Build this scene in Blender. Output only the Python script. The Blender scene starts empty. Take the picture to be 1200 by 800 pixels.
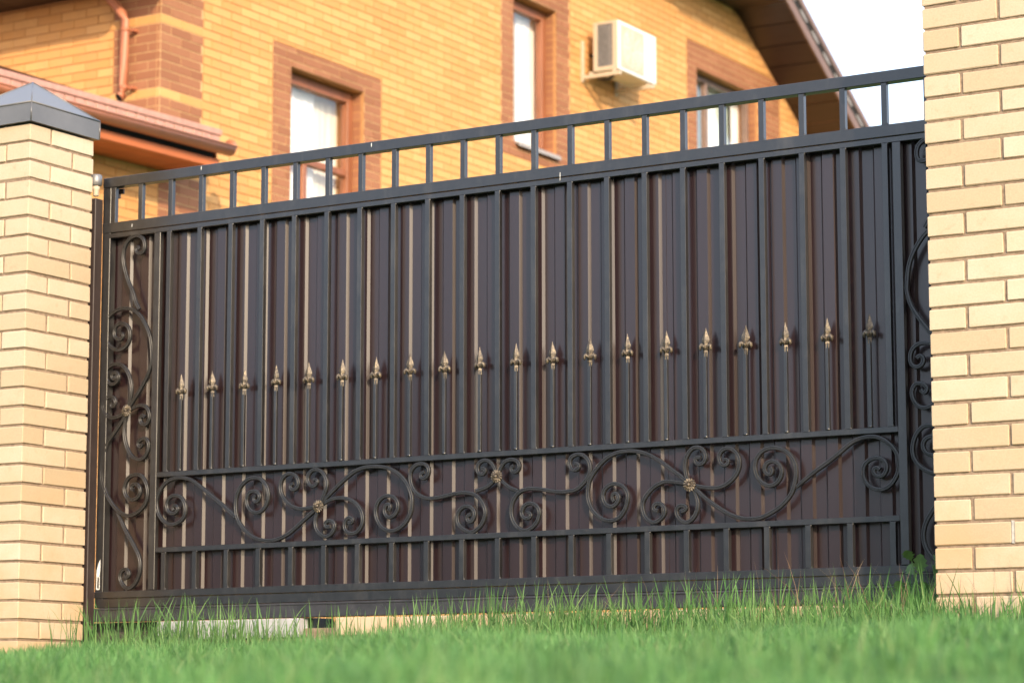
import bpy, math, random
import numpy as np
from mathutils import Vector, Matrix

random.seed(7)
rng = np.random.default_rng(7)
SC = bpy.context.scene
COL = SC.collection
R = math.radians

# ------------------------------------------------------------------ camera
CAM_LOC = Vector((6.451, -7.99, 0.0))
cam = bpy.data.cameras.new('camera')
cam.sensor_width = 36.0
cam.lens = 91.1
cam.clip_start = 0.05
cam.clip_end = 3000
cam.dof.use_dof = True
cam.dof.focus_distance = 8.75
cam.dof.aperture_fstop = 5.0
cam_ob = bpy.data.objects.new('camera', cam)
COL.objects.link(cam_ob)
cam_ob.matrix_world = Matrix(((0.855186, 0.074834, 0.512891, CAM_LOC.x),
                              (0.518320, -0.121635, -0.846492, CAM_LOC.y),
                              (-0.000961, 0.989750, -0.142809, CAM_LOC.z),
                              (0, 0, 0, 1)))
SC.camera = cam_ob

# ------------------------------------------------------------------ daylight
SUN_AZ, SUN_EL = 46.0, 22.0          # degrees from the gate's outward normal towards +X; height
sun_dir = Vector((math.sin(R(SUN_AZ)) * math.cos(R(SUN_EL)),
                  -math.cos(R(SUN_AZ)) * math.cos(R(SUN_EL)),
                  math.sin(R(SUN_EL))))
world = bpy.data.worlds.new('World')
SC.world = world
world.use_nodes = True
wn = world.node_tree
sky = wn.nodes.new('ShaderNodeTexSky')
sky.sky_type = 'NISHITA'
sky.sun_disc = False
sky.sun_elevation = R(SUN_EL)
sky.sun_rotation = math.atan2(sun_dir.x, sun_dir.y)
sky.air_density = 1.0
sky.dust_density = 3.0
sky.ozone_density = 1.0
bg = wn.nodes['Background']
bg.inputs['Strength'].default_value = 0.15
veil = wn.nodes.new('ShaderNodeMix')          # thin even veil of high white cloud over the whole sky
veil.data_type = 'RGBA'
veil.inputs['Factor'].default_value = 0.5
veil.inputs[7].default_value = (4.85, 5.5, 6.8, 1)
wn.links.new(sky.outputs['Color'], veil.inputs[6])
wn.links.new(veil.outputs[2], bg.inputs['Color'])

sun = bpy.data.lights.new('sun', 'SUN')
sun.energy = 2.0
sun.angle = R(0.6)
sun.color = (1.0, 0.78, 0.51)
sun_ob = bpy.data.objects.new('sun', sun)
COL.objects.link(sun_ob)
sun_ob.rotation_euler = sun_dir.to_track_quat('Z', 'Y').to_euler()
sun_ob.location = (12, -8, 12)

SC.view_settings.view_transform = 'Standard'
SC.view_settings.look = 'None'
SC.view_settings.exposure = 1.35
SC.view_settings.gamma = 1.0
SC.view_settings.use_curve_mapping = False
SC.render.engine = 'CYCLES'
SC.cycles.max_bounces = 8
SC.cycles.transparent_max_bounces = 12

# ------------------------------------------------------------------ mesh helpers
class MB:
    """collects faces for one mesh object"""
    def __init__(s):
        s.v, s.f, s.sm = [], [], []

    def add(s, verts, faces, smooth=False):
        o = len(s.v)
        s.v.extend([tuple(v) for v in verts])
        s.f.extend([tuple(i + o for i in f) for f in faces])
        s.sm.extend([smooth] * len(faces))

    def box(s, x0, x1, y0, y1, z0, z1, bev=0.0):
        if bev <= 0:
            v = [(x, y, z) for x in (x0, x1) for y in (y0, y1) for z in (z0, z1)]
            s.add(v, [(0, 1, 3, 2), (4, 6, 7, 5), (0, 4, 5, 1), (2, 3, 7, 6), (0, 2, 6, 4), (1, 5, 7, 3)])
            return
        v, idx = [], {}
        b = bev
        X, Y, Z = (x0, x1), (y0, y1), (z0, z1)
        sg = (1, -1)
        for i in (0, 1):
            for j in (0, 1):
                for k in (0, 1):
                    for a in range(3):          # vertex lying on the face normal to axis a
                        p = [X[i] + sg[i] * b, Y[j] + sg[j] * b, Z[k] + sg[k] * b]
                        p[a] = (X[i], Y[j], Z[k])[a]
                        idx[i, j, k, a] = len(v)
                        v.append(p)
        f = []
        for i in (0, 1):
            q = [idx[i, 0, 0, 0], idx[i, 1, 0, 0], idx[i, 1, 1, 0], idx[i, 0, 1, 0]]
            f.append(q if i else q[::-1])
            q = [idx[0, i, 0, 1], idx[0, i, 1, 1], idx[1, i, 1, 1], idx[1, i, 0, 1]]
            f.append(q if i else q[::-1])
            q = [idx[0, 0, i, 2], idx[1, 0, i, 2], idx[1, 1, i, 2], idx[0, 1, i, 2]]
            f.append(q if i else q[::-1])
        for i in (0, 1):
            for j in (0, 1):
                for (a, c) in ((0, 1), (0, 2), (1, 2)):
                    def g(t, ax):
                        o = [0, 0, 0]
                        free = 3 - a - c
                        o[a], o[c], o[free] = i, j, t
                        return idx[o[0], o[1], o[2], ax]
                    q = [g(0, a), g(1, a), g(1, c), g(0, c)]
                    cen = Vector((0, 0, 0))
                    for t in q:
                        cen += Vector(v[t])
                    n = (Vector(v[q[1]]) - Vector(v[q[0]])).cross(Vector(v[q[2]]) - Vector(v[q[0]]))
                    mid = Vector(((x0 + x1) / 2, (y0 + y1) / 2, (z0 + z1) / 2))
                    f.append(q if n.dot(cen / 4 - mid) > 0 else q[::-1])
        for i in (0, 1):
            for j in (0, 1):
                for k in (0, 1):
                    q = [idx[i, j, k, a] for a in range(3)]
                    f.append(q if (i + j + k) % 2 == 1 else q[::-1])
        s.add(v, f)

    def prism(s, poly, axis, a0, a1, smooth=False):
        """poly: 2D points (counter-clockwise), extruded along axis 'x','y' or 'z' from a0 to a1"""
        n = len(poly)
        def P(p, a):
            return {'x': (a, p[0], p[1]), 'y': (p[0], a, p[1]), 'z': (p[0], p[1], a)}[axis]
        v = [P(p, a0) for p in poly] + [P(p, a1) for p in poly]
        f = [tuple(range(n))[::-1], tuple(range(n, 2 * n))]
        s.add(v, f)
        o = len(s.v) - 2 * n
        for i in range(n):
            j = (i + 1) % n
            s.f.append((o + i, o + j, o + n + j, o + n + i))
            s.sm.append(smooth)

    def sweep(s, path, prof, normal=None, closed=True, smooth=True, caps=True, scale=None):
        """sweep 2D profile (a across, b along 'normal') along 3D path"""
        path = [Vector(p) for p in path]
        n, m = len(path), len(prof)
        v = []
        nv = Vector(normal) if normal is not None else None
        up = Vector((0, 0, 1))
        for i, p in enumerate(path):
            t = (path[min(i + 1, n - 1)] - path[max(i - 1, 0)]).normalized()
            if nv is not None:
                b = nv
            else:
                b = up if abs(t.dot(up)) < 0.95 else Vector((0, 1, 0))
                b = (b - t * b.dot(t)).normalized()
            a = t.cross(b).normalized()
            k = 1.0 if scale is None else scale[i]
            for (pa, pb) in prof:
                v.append(p + a * pa * k + b * pb * k)
        f = []
        for i in range(n - 1):
            for j in range(m if closed else m - 1):
                j2 = (j + 1) % m
                f.append((i * m + j, i * m + j2, (i + 1) * m + j2, (i + 1) * m + j))
        s.add(v, f, smooth)
        if caps and closed:
            o = len(s.v) - n * m
            s.f.append(tuple(o + j for j in range(m))[::-1]); s.sm.append(False)
            s.f.append(tuple(o + (n - 1) * m + j for j in range(m))); s.sm.append(False)

    def tube(s, path, r, seg=10):
        s.sweep(path, [(r * math.cos(2 * math.pi * k / seg), r * math.sin(2 * math.pi * k / seg)) for k in range(seg)])

    def lathe(s, prof, c, axis='z', seg=16, smooth=True):
        """prof: (radius, height) pairs"""
        v = []
        for (r, h) in prof:
            for k in range(seg):
                a = 2 * math.pi * k / seg
                p = (r * math.cos(a), r * math.sin(a), h)
                if axis == 'y':
                    p = (p[0], h, p[1])
                elif axis == 'x':
                    p = (h, p[0], p[1])
                v.append((c[0] + p[0], c[1] + p[1], c[2] + p[2]))
        f = []
        for i in range(len(prof) - 1):
            for k in range(seg):
                k2 = (k + 1) % seg
                f.append((i * seg + k, i * seg + k2, (i + 1) * seg + k2, (i + 1) * seg + k))
        f.append(tuple(range(seg))[::-1])
        f.append(tuple((len(prof) - 1) * seg + k for k in range(seg)))
        s.add(v, f, smooth)

    def mesh(s, name, mat):
        me = bpy.data.meshes.new(name)
        me.from_pydata(s.v, [], s.f)
        me.polygons.foreach_set('use_smooth', s.sm)
        me.materials.append(mat)
        me.update()
        return me

    def build(s, name, mat, parent=None, loc=None):
        return link(name, s.mesh(name, mat), parent, loc)


def link(name, me, parent=None, loc=None):
    o = bpy.data.objects.new(name, me)
    COL.objects.link(o)
    if parent is not None:
        o.parent = parent
        o.matrix_parent_inverse = inv(parent)
    if loc is not None:
        o.location = loc
    return o


def inv(p):
    """parents are never rotated or scaled, so every object's location stays its place in the world"""
    return Matrix.Translation(-Vector(p.location))


def thing(name, label, cat, loc=(0, 0, 0), group=None):
    o = bpy.data.objects.new(name, None)
    o.empty_display_size = 0.2
    COL.objects.link(o)
    o.location = loc
    o['label'] = label
    o['category'] = cat
    if group:
        o['group'] = group
    return o


def tag(o, label, cat, group=None):
    o['label'] = label
    o['category'] = cat
    if group:
        o['group'] = group
    return o


# ------------------------------------------------------------------ materials
def new_mat(name):
    m = bpy.data.materials.new(name)
    m.use_nodes = True
    nt = m.node_tree
    b = nt.nodes['Principled BSDF']
    return m, nt, b


def nd(nt, typ, **kw):
    n = nt.nodes.new(typ)
    for k, v in kw.items():
        setattr(n, k, v)
    return n


def ramp(nt, src, stops):
    r = nd(nt, 'ShaderNodeValToRGB')
    el = r.color_ramp.elements
    while len(el) < len(stops):
        el.new(0.5)
    for e, (p, c) in zip(el, stops):
        e.position = p
        e.color = (*c, 1)
    nt.links.new(src, r.inputs[0])
    return r.outputs[0]


def rnd(nt):
    """one random number per object and per loose piece"""
    oi = nd(nt, 'ShaderNodeObjectInfo')
    ge = nd(nt, 'ShaderNodeNewGeometry')
    a = nd(nt, 'ShaderNodeMath', operation='ADD')
    nt.links.new(oi.outputs['Random'], a.inputs[0])
    nt.links.new(ge.outputs['Random Per Island'], a.inputs[1])
    f = nd(nt, 'ShaderNodeMath', operation='FRACT')
    nt.links.new(a.outputs[0], f.inputs[0])
    return f.outputs[0]


def noise(nt, scale, detail=4, rough=0.6, coord='Object', stretch=None):
    tc = nd(nt, 'ShaderNodeTexCoord')
    if coord == 'World':
        src = nd(nt, 'ShaderNodeNewGeometry').outputs['Position']
    else:
        src = tc.outputs[coord]
    if stretch:
        mp = nd(nt, 'ShaderNodeMapping')
        mp.inputs['Scale'].default_value = stretch
        nt.links.new(src, mp.inputs['Vector'])
        src = mp.outputs[0]
    n = nd(nt, 'ShaderNodeTexNoise')
    n.inputs['Scale'].default_value = scale
    n.inputs['Detail'].default_value = detail
    n.inputs['Roughness'].default_value = rough
    nt.links.new(src, n.inputs['Vector'])
    return n.outputs['Fac']


def mixc(nt, fac, a, b, mode='MIX'):
    m = nd(nt, 'ShaderNodeMix', data_type='RGBA', blend_type=mode)
    if isinstance(fac, (int, float)):
        m.inputs['Factor'].default_value = fac
    else:
        nt.links.new(fac, m.inputs['Factor'])
    for k, c in (('A', a), ('B', b)):
        s = [i for i in m.inputs if i.name == k and i.type == 'RGBA'][0]
        if isinstance(c, tuple):
            s.default_value = (*c, 1)
        else:
            nt.links.new(c, s)
    return [o for o in m.outputs if o.type == 'RGBA'][0]


def bump(nt, b, h, strength=0.3, dist=0.002):
    n = nd(nt, 'ShaderNodeBump')
    n.inputs['Strength'].default_value = strength
    n.inputs['Distance'].default_value = dist
    nt.links.new(h, n.inputs['Height'])
    nt.links.new(n.outputs[0], b.inputs['Normal'])


def brick_mat(name, stops, speck, rough=0.8, stain=None):
    m, nt, b = new_mat(name)
    c = ramp(nt, rnd(nt), stops)
    n1 = noise(nt, 9, 5, 0.65, 'World')
    c = mixc(nt, ramp(nt, n1, [(0.35, (0, 0, 0)), (0.75, (0.5, 0.5, 0.5))]), c, speck)
    n2 = noise(nt, 160, 3, 0.7, 'World')
    c = mixc(nt, 0.22, c, ramp(nt, n2, [(0.3, (0.62, 0.62, 0.62)), (0.7, (1.2, 1.2, 1.2))]), 'MULTIPLY')
    n3 = noise(nt, 26, 5, 0.7, 'World')
    c = mixc(nt, ramp(nt, n3, [(0.58, (0, 0, 0)), (0.72, (0.35, 0.35, 0.35))]), c, tuple(v * 0.72 for v in speck))
    if stain:
        # damp orange staining on the lowest courses
        pos = nd(nt, 'ShaderNodeNewGeometry')
        sp = nd(nt, 'ShaderNodeSeparateXYZ')
        nt.links.new(pos.outputs['Position'], sp.inputs[0])
        mr = nd(nt, 'ShaderNodeMapRange')
        mr.inputs['From Min'].default_value = 0.25
        mr.inputs['From Max'].default_value = 1.25
        mr.inputs['To Min'].default_value = 1.0
        mr.inputs['To Max'].default_value = 0.0
        nt.links.new(sp.outputs['Z'], mr.inputs['Value'])
        mu = nd(nt, 'ShaderNodeMath', operation='MULTIPLY')
        nt.links.new(mr.outputs[0], mu.inputs[0])
        nt.links.new(ramp(nt, noise(nt, 3.2, 4, 0.6, 'World'), [(0.42, (0, 0, 0)), (0.7, (1, 1, 1))]), mu.inputs[1])
        c = mixc(nt, mu.outputs[0], c, stain)
    nt.links.new(c, b.inputs['Base Color'])
    b.inputs['Roughness'].default_value = rough
    b.inputs['Specular IOR Level'].default_value = 0.3
    bump(nt, b, n2, 0.25, 0.002)
    return m


def plain(name, col, rough=0.6, metal=0.0, var=0.15, scale=30, spec=0.5, bmp=0.0, coord='World', stretch=None, coat=0.0, rust=False):
    m, nt, b = new_mat(name)
    b.inputs['Coat Weight'].default_value = coat
    b.inputs['Coat Roughness'].default_value = 0.20
    b.inputs['Coat IOR'].default_value = 1.6
    n = noise(nt, scale, 4, 0.6, coord, stretch)
    lo = tuple(x * (1 - var) for x in col)
    hi = tuple(min(1, x * (1 + var)) for x in col)
    c = ramp(nt, n, [(0.3, lo), (0.7, hi)])
    if rust:                                        # small rust blooms and dusty marks
        c = mixc(nt, ramp(nt, noise(nt, 38, 5, 0.75, 'World'), [(0.66, (0, 0, 0)), (0.74, (0.8, 0.8, 0.8))]), c, (0.075, 0.036, 0.022))
        c = mixc(nt, ramp(nt, noise(nt, 9, 6, 0.7, 'World', (1, 1, .35)), [(0.52, (0, 0, 0)), (0.80, (0.35, 0.35, 0.35))]), c, (0.11, 0.10, 0.09))
    nt.links.new(c, b.inputs['Base Color'])
    rr = nd(nt, 'ShaderNodeMapRange')
    rr.inputs['To Min'].default_value = max(0.02, rough - 0.08)
    rr.inputs['To Max'].default_value = min(1, rough + 0.1)
    nt.links.new(n, rr.inputs['Value'])
    nt.links.new(rr.outputs[0], b.inputs['Roughness'])
    b.inputs['Metallic'].default_value = metal
    b.inputs['Specular IOR Level'].default_value = spec
    if bmp > 0:
        bump(nt, b, n, bmp, 0.002)
    return m


M = {}
M['brick'] = brick_mat('cream_brick', [(0.0, (0.44, 0.34, 0.225)), (0.3, (0.505, 0.40, 0.285)), (0.75, (0.53, 0.43, 0.315)), (1.0, (0.56, 0.47, 0.36))],
                       (0.48, 0.36, 0.23), stain=(0.47, 0.31, 0.17))
M['mortar'] = plain('dark_mortar', (0.25, 0.185, 0.135), 0.95, var=0.3, scale=60, spec=0.1, bmp=0.5)
M['hbrick'] = brick_mat('yellow_brick', [(0.0, (0.56, 0.275, 0.092)), (0.5, (0.615, 0.318, 0.112)), (1.0, (0.66, 0.365, 0.142))],
                        (0.53, 0.30, 0.14))
M['hbrown'] = brick_mat('brown_brick', [(0.0, (0.26, 0.110, 0.058)), (0.5, (0.305, 0.132, 0.070)), (1.0, (0.35, 0.16, 0.086))],
                        (0.28, 0.115, 0.06))
M['hmortar'] = plain('yellow_mortar', (0.42, 0.215, 0.095), 0.95, var=0.2, scale=40, spec=0.1, bmp=0.3)
M['bmortar'] = plain('pale_mortar', (0.55, 0.36, 0.19), 0.95, var=0.2, scale=40, spec=0.1)
M['iron'] = plain('painted_iron', (0.0125, 0.012, 0.0135), 0.34, var=0.35, scale=26, spec=0.65, coat=0.32, bmp=0.10, rust=True)
M['wrought'] = plain('wrought_iron_paint', (0.018, 0.0175, 0.019), 0.33, var=0.3, scale=45, spec=0.65, bmp=0.15)
M['sheet'] = plain('brown_coated_steel', (0.0185, 0.0085, 0.0098), 0.40, var=0.15, scale=5, spec=0.32, stretch=(1, 1, 0.2), coat=0.68)
M['dark_post'] = plain('dark_brown_paint', (0.028, 0.018, 0.017), 0.5, var=0.2, scale=20)
M['rail'] = plain('dusty_blue_grey_paint', (0.032, 0.031, 0.036), 0.42, var=0.35, scale=18, spec=0.5)
M['chip'] = plain('bare_white_primer', (0.72, 0.72, 0.70), 0.6, var=0.2, scale=150)


def gold_mat():
    m, nt, b = new_mat('brushed_gold_patina')
    n = noise(nt, 120, 4, 0.7, 'World')
    c = ramp(nt, n, [(0.36, (0.045, 0.038, 0.034)), (0.54, (0.125, 0.102, 0.08)), (0.76, (0.33, 0.26, 0.15))])
    nt.links.new(c, b.inputs['Base Color'])
    b.inputs['Metallic'].default_value = 0.35
    b.inputs['Roughness'].default_value = 0.5
    bump(nt, b, n, 0.35, 0.002)
    return m


M['gold'] = gold_mat()
M['cap'] = plain('grey_coated_cap_steel', (0.155, 0.15, 0.15), 0.36, var=0.12, scale=7, spec=0.6, metal=0.35)
M['zinc'] = plain('galvanised_steel', (0.22, 0.215, 0.22), 0.45, metal=0.6, var=0.2, scale=25)
M['strip'] = plain('dull_galvanised_strip', (0.43, 0.42, 0.43), 0.6, metal=0.1, var=0.12, scale=25)
M['copper'] = plain('copper_brown_paint', (0.40, 0.145, 0.075), 0.42, var=0.12, scale=12)
M['eave'] = plain('reddish_eave_board', (0.46, 0.130, 0.040), 0.6, var=0.18, scale=8, stretch=(1, 0.15, 1))
M['tile'] = plain('pink_brown_roof_tile', (0.46, 0.25, 0.20), 0.7, var=0.15, scale=20)
M['soffit'] = plain('dark_brown_soffit_board', (0.032, 0.017, 0.0145), 0.38, var=0.25, scale=6, stretch=(0.3, 2, 2))
M['fascia'] = plain('brown_fascia_board', (0.17, 0.10, 0.075), 0.5, var=0.15, scale=9)
M['rooftile'] = plain('brown_metal_roof_tile', (0.20, 0.11, 0.075), 0.4, var=0.2, scale=9)
M['acwhite'] = plain('warm_white_enamel', (0.70, 0.71, 0.70), 0.4, var=0.03, scale=10)
M['acpanel'] = plain('cream_grille_panel', (0.50, 0.41, 0.31), 0.6, var=0.05, scale=10)
M['acgrille'] = plain('grey_fin_metal', (0.17, 0.16, 0.16), 0.5, var=0.4, scale=60)
M['blue'] = plain('pale_blue_print', (0.35, 0.55, 0.75), 0.6, var=0.1)
M['wood'] = plain('red_brown_window_wood', (0.25, 0.090, 0.042), 0.45, var=0.2, scale=14, stretch=(1, 1, 0.2))
M['wood2'] = plain('dark_brown_window_plastic', (0.16, 0.10, 0.08), 0.4, var=0.2, scale=14)
M['curtain'] = plain('white_curtain_cloth', (0.88, 0.88, 0.88), 0.9, var=0.04, scale=6, spec=0.1)
M['curtain2'] = plain('cream_curtain_cloth', (0.74, 0.68, 0.57), 0.9, var=0.08, scale=6, spec=0.1)
M['reflection_cloth'] = plain('green_reflection_cloth', (0.52, 0.60, 0.54), 0.9, var=0.08, scale=6, spec=0.1)  # greenish reflection in the pane, put into the cloth's colour
M['sill'] = plain('grey_sill_metal', (0.34, 0.31, 0.30), 0.45, var=0.15, scale=15)
M['patch'] = plain('pale_grey_mortar', (0.42, 0.40, 0.37), 0.95, var=0.2, scale=90, spec=0.1, bmp=0.4)
M['rust'] = plain('rusty_steel', (0.075, 0.055, 0.045), 0.8, var=0.4, scale=60)
M['filler_footing'] = plain('dark_filler_concrete', (0.055, 0.052, 0.045), 0.9, var=0.35, scale=14, bmp=0.4)
M['dark'] = plain('black_gap_shade', (0.012, 0.011, 0.011), 0.9, var=0.1)  # near-black colour standing in for shade in gaps and the spout
M['room'] = plain('room_paint', (0.30, 0.27, 0.23), 0.9, var=0.1)
M['leaf'] = plain('weed_leaf', (0.060, 0.125, 0.028), 0.6, var=0.25, scale=60)


def glass_mat():
    m, nt, b = new_mat('window_glass')
    out = nt.nodes['Material Output']
    nt.nodes.remove(b)
    tr = nd(nt, 'ShaderNodeBsdfTransparent')
    gl = nd(nt, 'ShaderNodeBsdfGlossy')
    gl.inputs['Roughness'].default_value = 0.02
    fr = nd(nt, 'ShaderNodeFresnel')
    ge = nd(nt, 'ShaderNodeNewGeometry')
    io = nd(nt, 'ShaderNodeMapRange')              # the same reflection from either side of the pane
    io.inputs['To Min'].default_value = 1.6
    io.inputs['To Max'].default_value = 1 / 1.6
    nt.links.new(ge.outputs['Backfacing'], io.inputs['Value'])
    nt.links.new(io.outputs[0], fr.inputs['IOR'])
    mx = nd(nt, 'ShaderNodeMixShader')
    nt.links.new(fr.outputs[0], mx.inputs[0])
    nt.links.new(tr.outputs[0], mx.inputs[1])
    nt.links.new(gl.outputs[0], mx.inputs[2])
    nt.links.new(mx.outputs[0], out.inputs['Surface'])
    return m


M['glass'] = glass_mat()


def grass_mat(name, stops, trans=0.35):
    m, nt, b = new_mat(name)
    out = nt.nodes['Material Output']
    c = ramp(nt, rnd(nt), stops)
    c = mixc(nt, ramp(nt, noise(nt, 1.6, 4, 0.6, 'World'), [(0.35, (0, 0, 0)), (0.7, (0.45, 0.45, 0.45))]), c, stops[min(3, len(stops) - 1)][1])
    c = mixc(nt, ramp(nt, noise(nt, 7.5, 3, 0.6, 'World'), [(0.42, (0, 0, 0)), (0.66, (0.7, 0.7, 0.7))]), c, tuple(v * 0.75 for v in stops[0][1]))
    nt.links.new(c, b.inputs['Base Color'])
    b.inputs['Roughness'].default_value = 0.55
    b.inputs['Specular IOR Level'].default_value = 0.35
    tl = nd(nt, 'ShaderNodeBsdfTranslucent')
    nt.links.new(c, tl.inputs['Color'])
    mx = nd(nt, 'ShaderNodeMixShader')
    mx.inputs[0].default_value = trans
    nt.links.new(b.outputs[0], mx.inputs[1])
    nt.links.new(tl.outputs[0], mx.inputs[2])
    nt.links.new(mx.outputs[0], out.inputs['Surface'])
    return m


M['grass'] = grass_mat('lawn_grass', [(0.0, (0.062, 0.165, 0.042)), (0.4, (0.108, 0.285, 0.072)), (0.8, (0.165, 0.355, 0.108)), (0.95, (0.22, 0.38, 0.14)), (1.0, (0.36, 0.34, 0.18))])
M['tall'] = grass_mat('tall_grass', [(0.0, (0.050, 0.145, 0.036)), (0.45, (0.090, 0.245, 0.058)), (0.88, (0.145, 0.31, 0.088)), (1.0, (0.24, 0.32, 0.13))])
M['dry'] = grass_mat('dry_stalk', [(0.0, (0.20, 0.10, 0.07)), (1.0, (0.34, 0.26, 0.15))], 0.2)
M['soil'] = plain('lawn_soil', (0.055, 0.10, 0.04), 0.95, var=0.35, scale=7, spec=0.1, bmp=0.6)
M['tree'] = grass_mat('far_tree_leaf', [(0.0, (0.035, 0.045, 0.022)), (1.0, (0.070, 0.085, 0.036))], 0.1)

# ------------------------------------------------------------------ ground
def ground_z(x, y):
    xc = np.clip(x, -6, 9)
    yc = np.clip(y, -9.6, 0.0)
    z = 0.263 + 0.0125 * (xc - 3.4) + 0.0535 * (yc + 0.41)
    return z + 0.010 * np.sin(2.1 * x + 0.7) * np.sin(1.7 * y + 0.4) + 0.006 * np.sin(5.3 * x + 3.1 * y)


def axis(fine0, fine1, step, far):
    a = list(np.arange(fine0, fine1 + 1e-6, step))
    out = [-far, -far / 3, -far / 10, -60, -30, -20] + a + [v for v in (20, 30, 60, far / 10, far / 3, far)]
    return np.array(sorted(set(round(float(v), 4) for v in out)))


gx, gy = axis(-8, 12, 0.2, 1500), axis(-12, 2, 0.2, 1500)
GX, GY = np.meshgrid(gx, gy)
GZ = ground_z(GX, GY)
mb = MB()
nx = len(gx)
mb.v = [tuple(p) for p in np.stack([GX.ravel(), GY.ravel(), GZ.ravel()], 1).tolist()]
mb.f = [(j * nx + i, j * nx + i + 1, (j + 1) * nx + i + 1, (j + 1) * nx + i)
        for j in range(len(gy) - 1) for i in range(nx - 1)]
mb.sm = [True] * len(mb.f)
g = mb.build('ground', M['soil'])
g['kind'] = 'structure'

# ------------------------------------------------------------------ brick pillars
def brick_mesh(name, lx, ly, lz, seed):
    r = random.Random(seed)
    b = MB()
    b.box(-lx / 2, lx / 2, -ly / 2, ly / 2, -lz / 2, lz / 2, 0.0028)
    b.v = [(x + r.uniform(-.0009, .0009), y + r.uniform(-.0009, .0009), z + r.uniform(-.0009, .0009)) for x, y, z in b.v]
    return b.mesh(name, M['brick'])


BRX = [brick_mesh('brick', .25, .12, .065, k) for k in range(3)]
BRY = [brick_mesh('brick', .12, .25, .065, 10 + k) for k in range(3)]


def pillar(x0, y0, label, zref, zbot, ztop):
    """1.5 brick square pillar, four bricks to a course laid round a core"""
    x1, y1 = x0 + .38, y0 + .38
    t = thing('brick_pillar', label, 'pillar', ((x0 + x1) / 2, (y0 + y1) / 2, zbot), 'brick pillars beside the gate')
    c = MB()
    c.box(x0 + .006, x1 - .006, y0 + .006, y1 - .006, zbot - .1, ztop - .004)
    c.build('mortar_core', M['mortar'], t)
    r = random.Random(label)
    k0 = int(math.floor((zbot - zref) / .075)) - 1
    k1 = int(round((ztop - zref) / .075))
    for k in range(k0, k1):
        zc = zref + .075 * (k + .5)
        odd = k % 2 != 0
        spots = [('y', x1 - .06, y0 + .125), ('x', x0 + .125, y0 + .06), ('y', x0 + .06, y1 - .125), ('x', x1 - .125, y1 - .06)]
        for (d, x, y) in spots:
            if not odd:
                x = x0 + x1 - x
            me = r.choice(BRX if d == 'x' else BRY)
            o = link('brick', me, t, (x + r.uniform(-.0012, .0012), y + r.uniform(-.0012, .0012), zc + r.uniform(-.0012, .0012)))
    # sheet steel cap
    cx, cy = (x0 + x1) / 2, (y0 + y1) / 2
    o = .016
    zt = ztop + .078
    cb = MB()
    a = [(x0 - o, y0 - o), (x1 + o, y0 - o), (x1 + o, y1 + o), (x0 - o, y1 + o)]
    v = [(*p, ztop + .001) for p in a] + [(*p, zt) for p in a] + [(cx + .025, cy, zt + .142)]
    i = .010
    ai = [(x0 - i, y0 - i), (x1 + i, y0 - i), (x1 + i, y1 + i), (x0 - i, y1 + i)]
    v += [(*p, ztop + .001) for p in ai]
    f = [(0, 1, 5, 4), (1, 2, 6, 5), (2, 3, 7, 6), (3, 0, 4, 7), (4, 5, 8), (5, 6, 8), (6, 7, 8), (7, 4, 8),
         (0, 9, 10, 1), (1, 10, 11, 2), (2, 11, 12, 3), (3, 12, 9, 0), (9, 12, 11, 10)]
    cb.add(v, f)
    # folded hem along the upper edge and at the corners
    e = .004
    for p, q in ((0, 1), (1, 2), (2, 3), (3, 0)):
        cb.tube([(*a[p], zt), (*a[q], zt)], e, 6)
    for p in a:
        cb.tube([(*p, ztop + .002), (*p, zt)], .003, 6)
    for p in a:
        cb.tube([(*p, zt), (cx + .025, cy, zt + .142)], .003, 6)
    cb.build('cap', M['cap'], t)
    return t


pillar(-.7217, -.4363, 'cream brick pillar with a grey metal pyramid cap, at the left end of the gate', 2.2401, .10, 2.2401 + .075)
near_pillar = pillar(3.3953, -.4113, 'near cream brick pillar hiding the right end of the gate, its top above the picture', 2.2410, .16, 2.2410 + .075)

b = MB()
b.prism([(3.646, .521), (3.655, .520), (3.656, .590), (3.647, .591)], 'y', -.4108, -.400)
b.build('mortar_patch', M['patch'], near_pillar)

# ------------------------------------------------------------------ sliding gate
SP = 0.15363                      # spacing of the bars
GXL, GXR = -0.335, 3.413          # outer edges of the leaf
MID = (GXL + GXR) / 2
gate = thing('sliding_gate', 'dark brown iron sliding gate with scrollwork, spears and ribbed steel sheet', 'gate', (MID, 0.02, 0.33))
TOP, R2, B1, B2, BM = 2.1636, 1.9770, 0.9514, 0.6554, 0.4893


def gp(name, boxes, mat='iron', bev=.0014, parent=gate):
    b = MB()
    for q in boxes:
        b.box(*q, bev)
    return b.build(name, M[mat], parent)


gp('top_rail', [(GXL, GXR, 0, .040, TOP - .040, TOP)])
gp('frame_rail', [(GXL, GXR, 0, .040, R2 - .041, R2)])
gp('panel_rail', [(GXL, GXR, .0015, .0215, R2 - .063, R2 - .0435)])
gp('frame_post', [(GXL, GXL + .040, .002, .040, .427, TOP - .041)])
gp('frame_post', [(GXR - .040, GXR, .002, .040, .427, TOP - .041)])
gp('side_post', [(-.063, -.032, -.0015, .0205, BM + .001, R2 - .064)])
gp('side_post', [(2 * MID + .032, 2 * MID + .063, -.0015, .0205, BM + .001, R2 - .064)])
gp('middle_rail', [(-.0315, 2 * MID + .0315, 0, .020, B1 - .020, B1)])
gp('lower_rail', [(-.0315, 2 * MID + .0315, 0, .020, B2 - .020, B2)])
gp('bottom_beam', [(GXL, GXR, -.001, .045, BM - .027, BM), (GXL, GXR, .0015, .045, BM - .064, BM - .029)])
gp('guide_rail', [(GXL, GXR, -.006, .055, .369, BM - .066), (GXL, GXR, -.009, -.0055, BM - .075, BM - .068)], 'rail')


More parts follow.
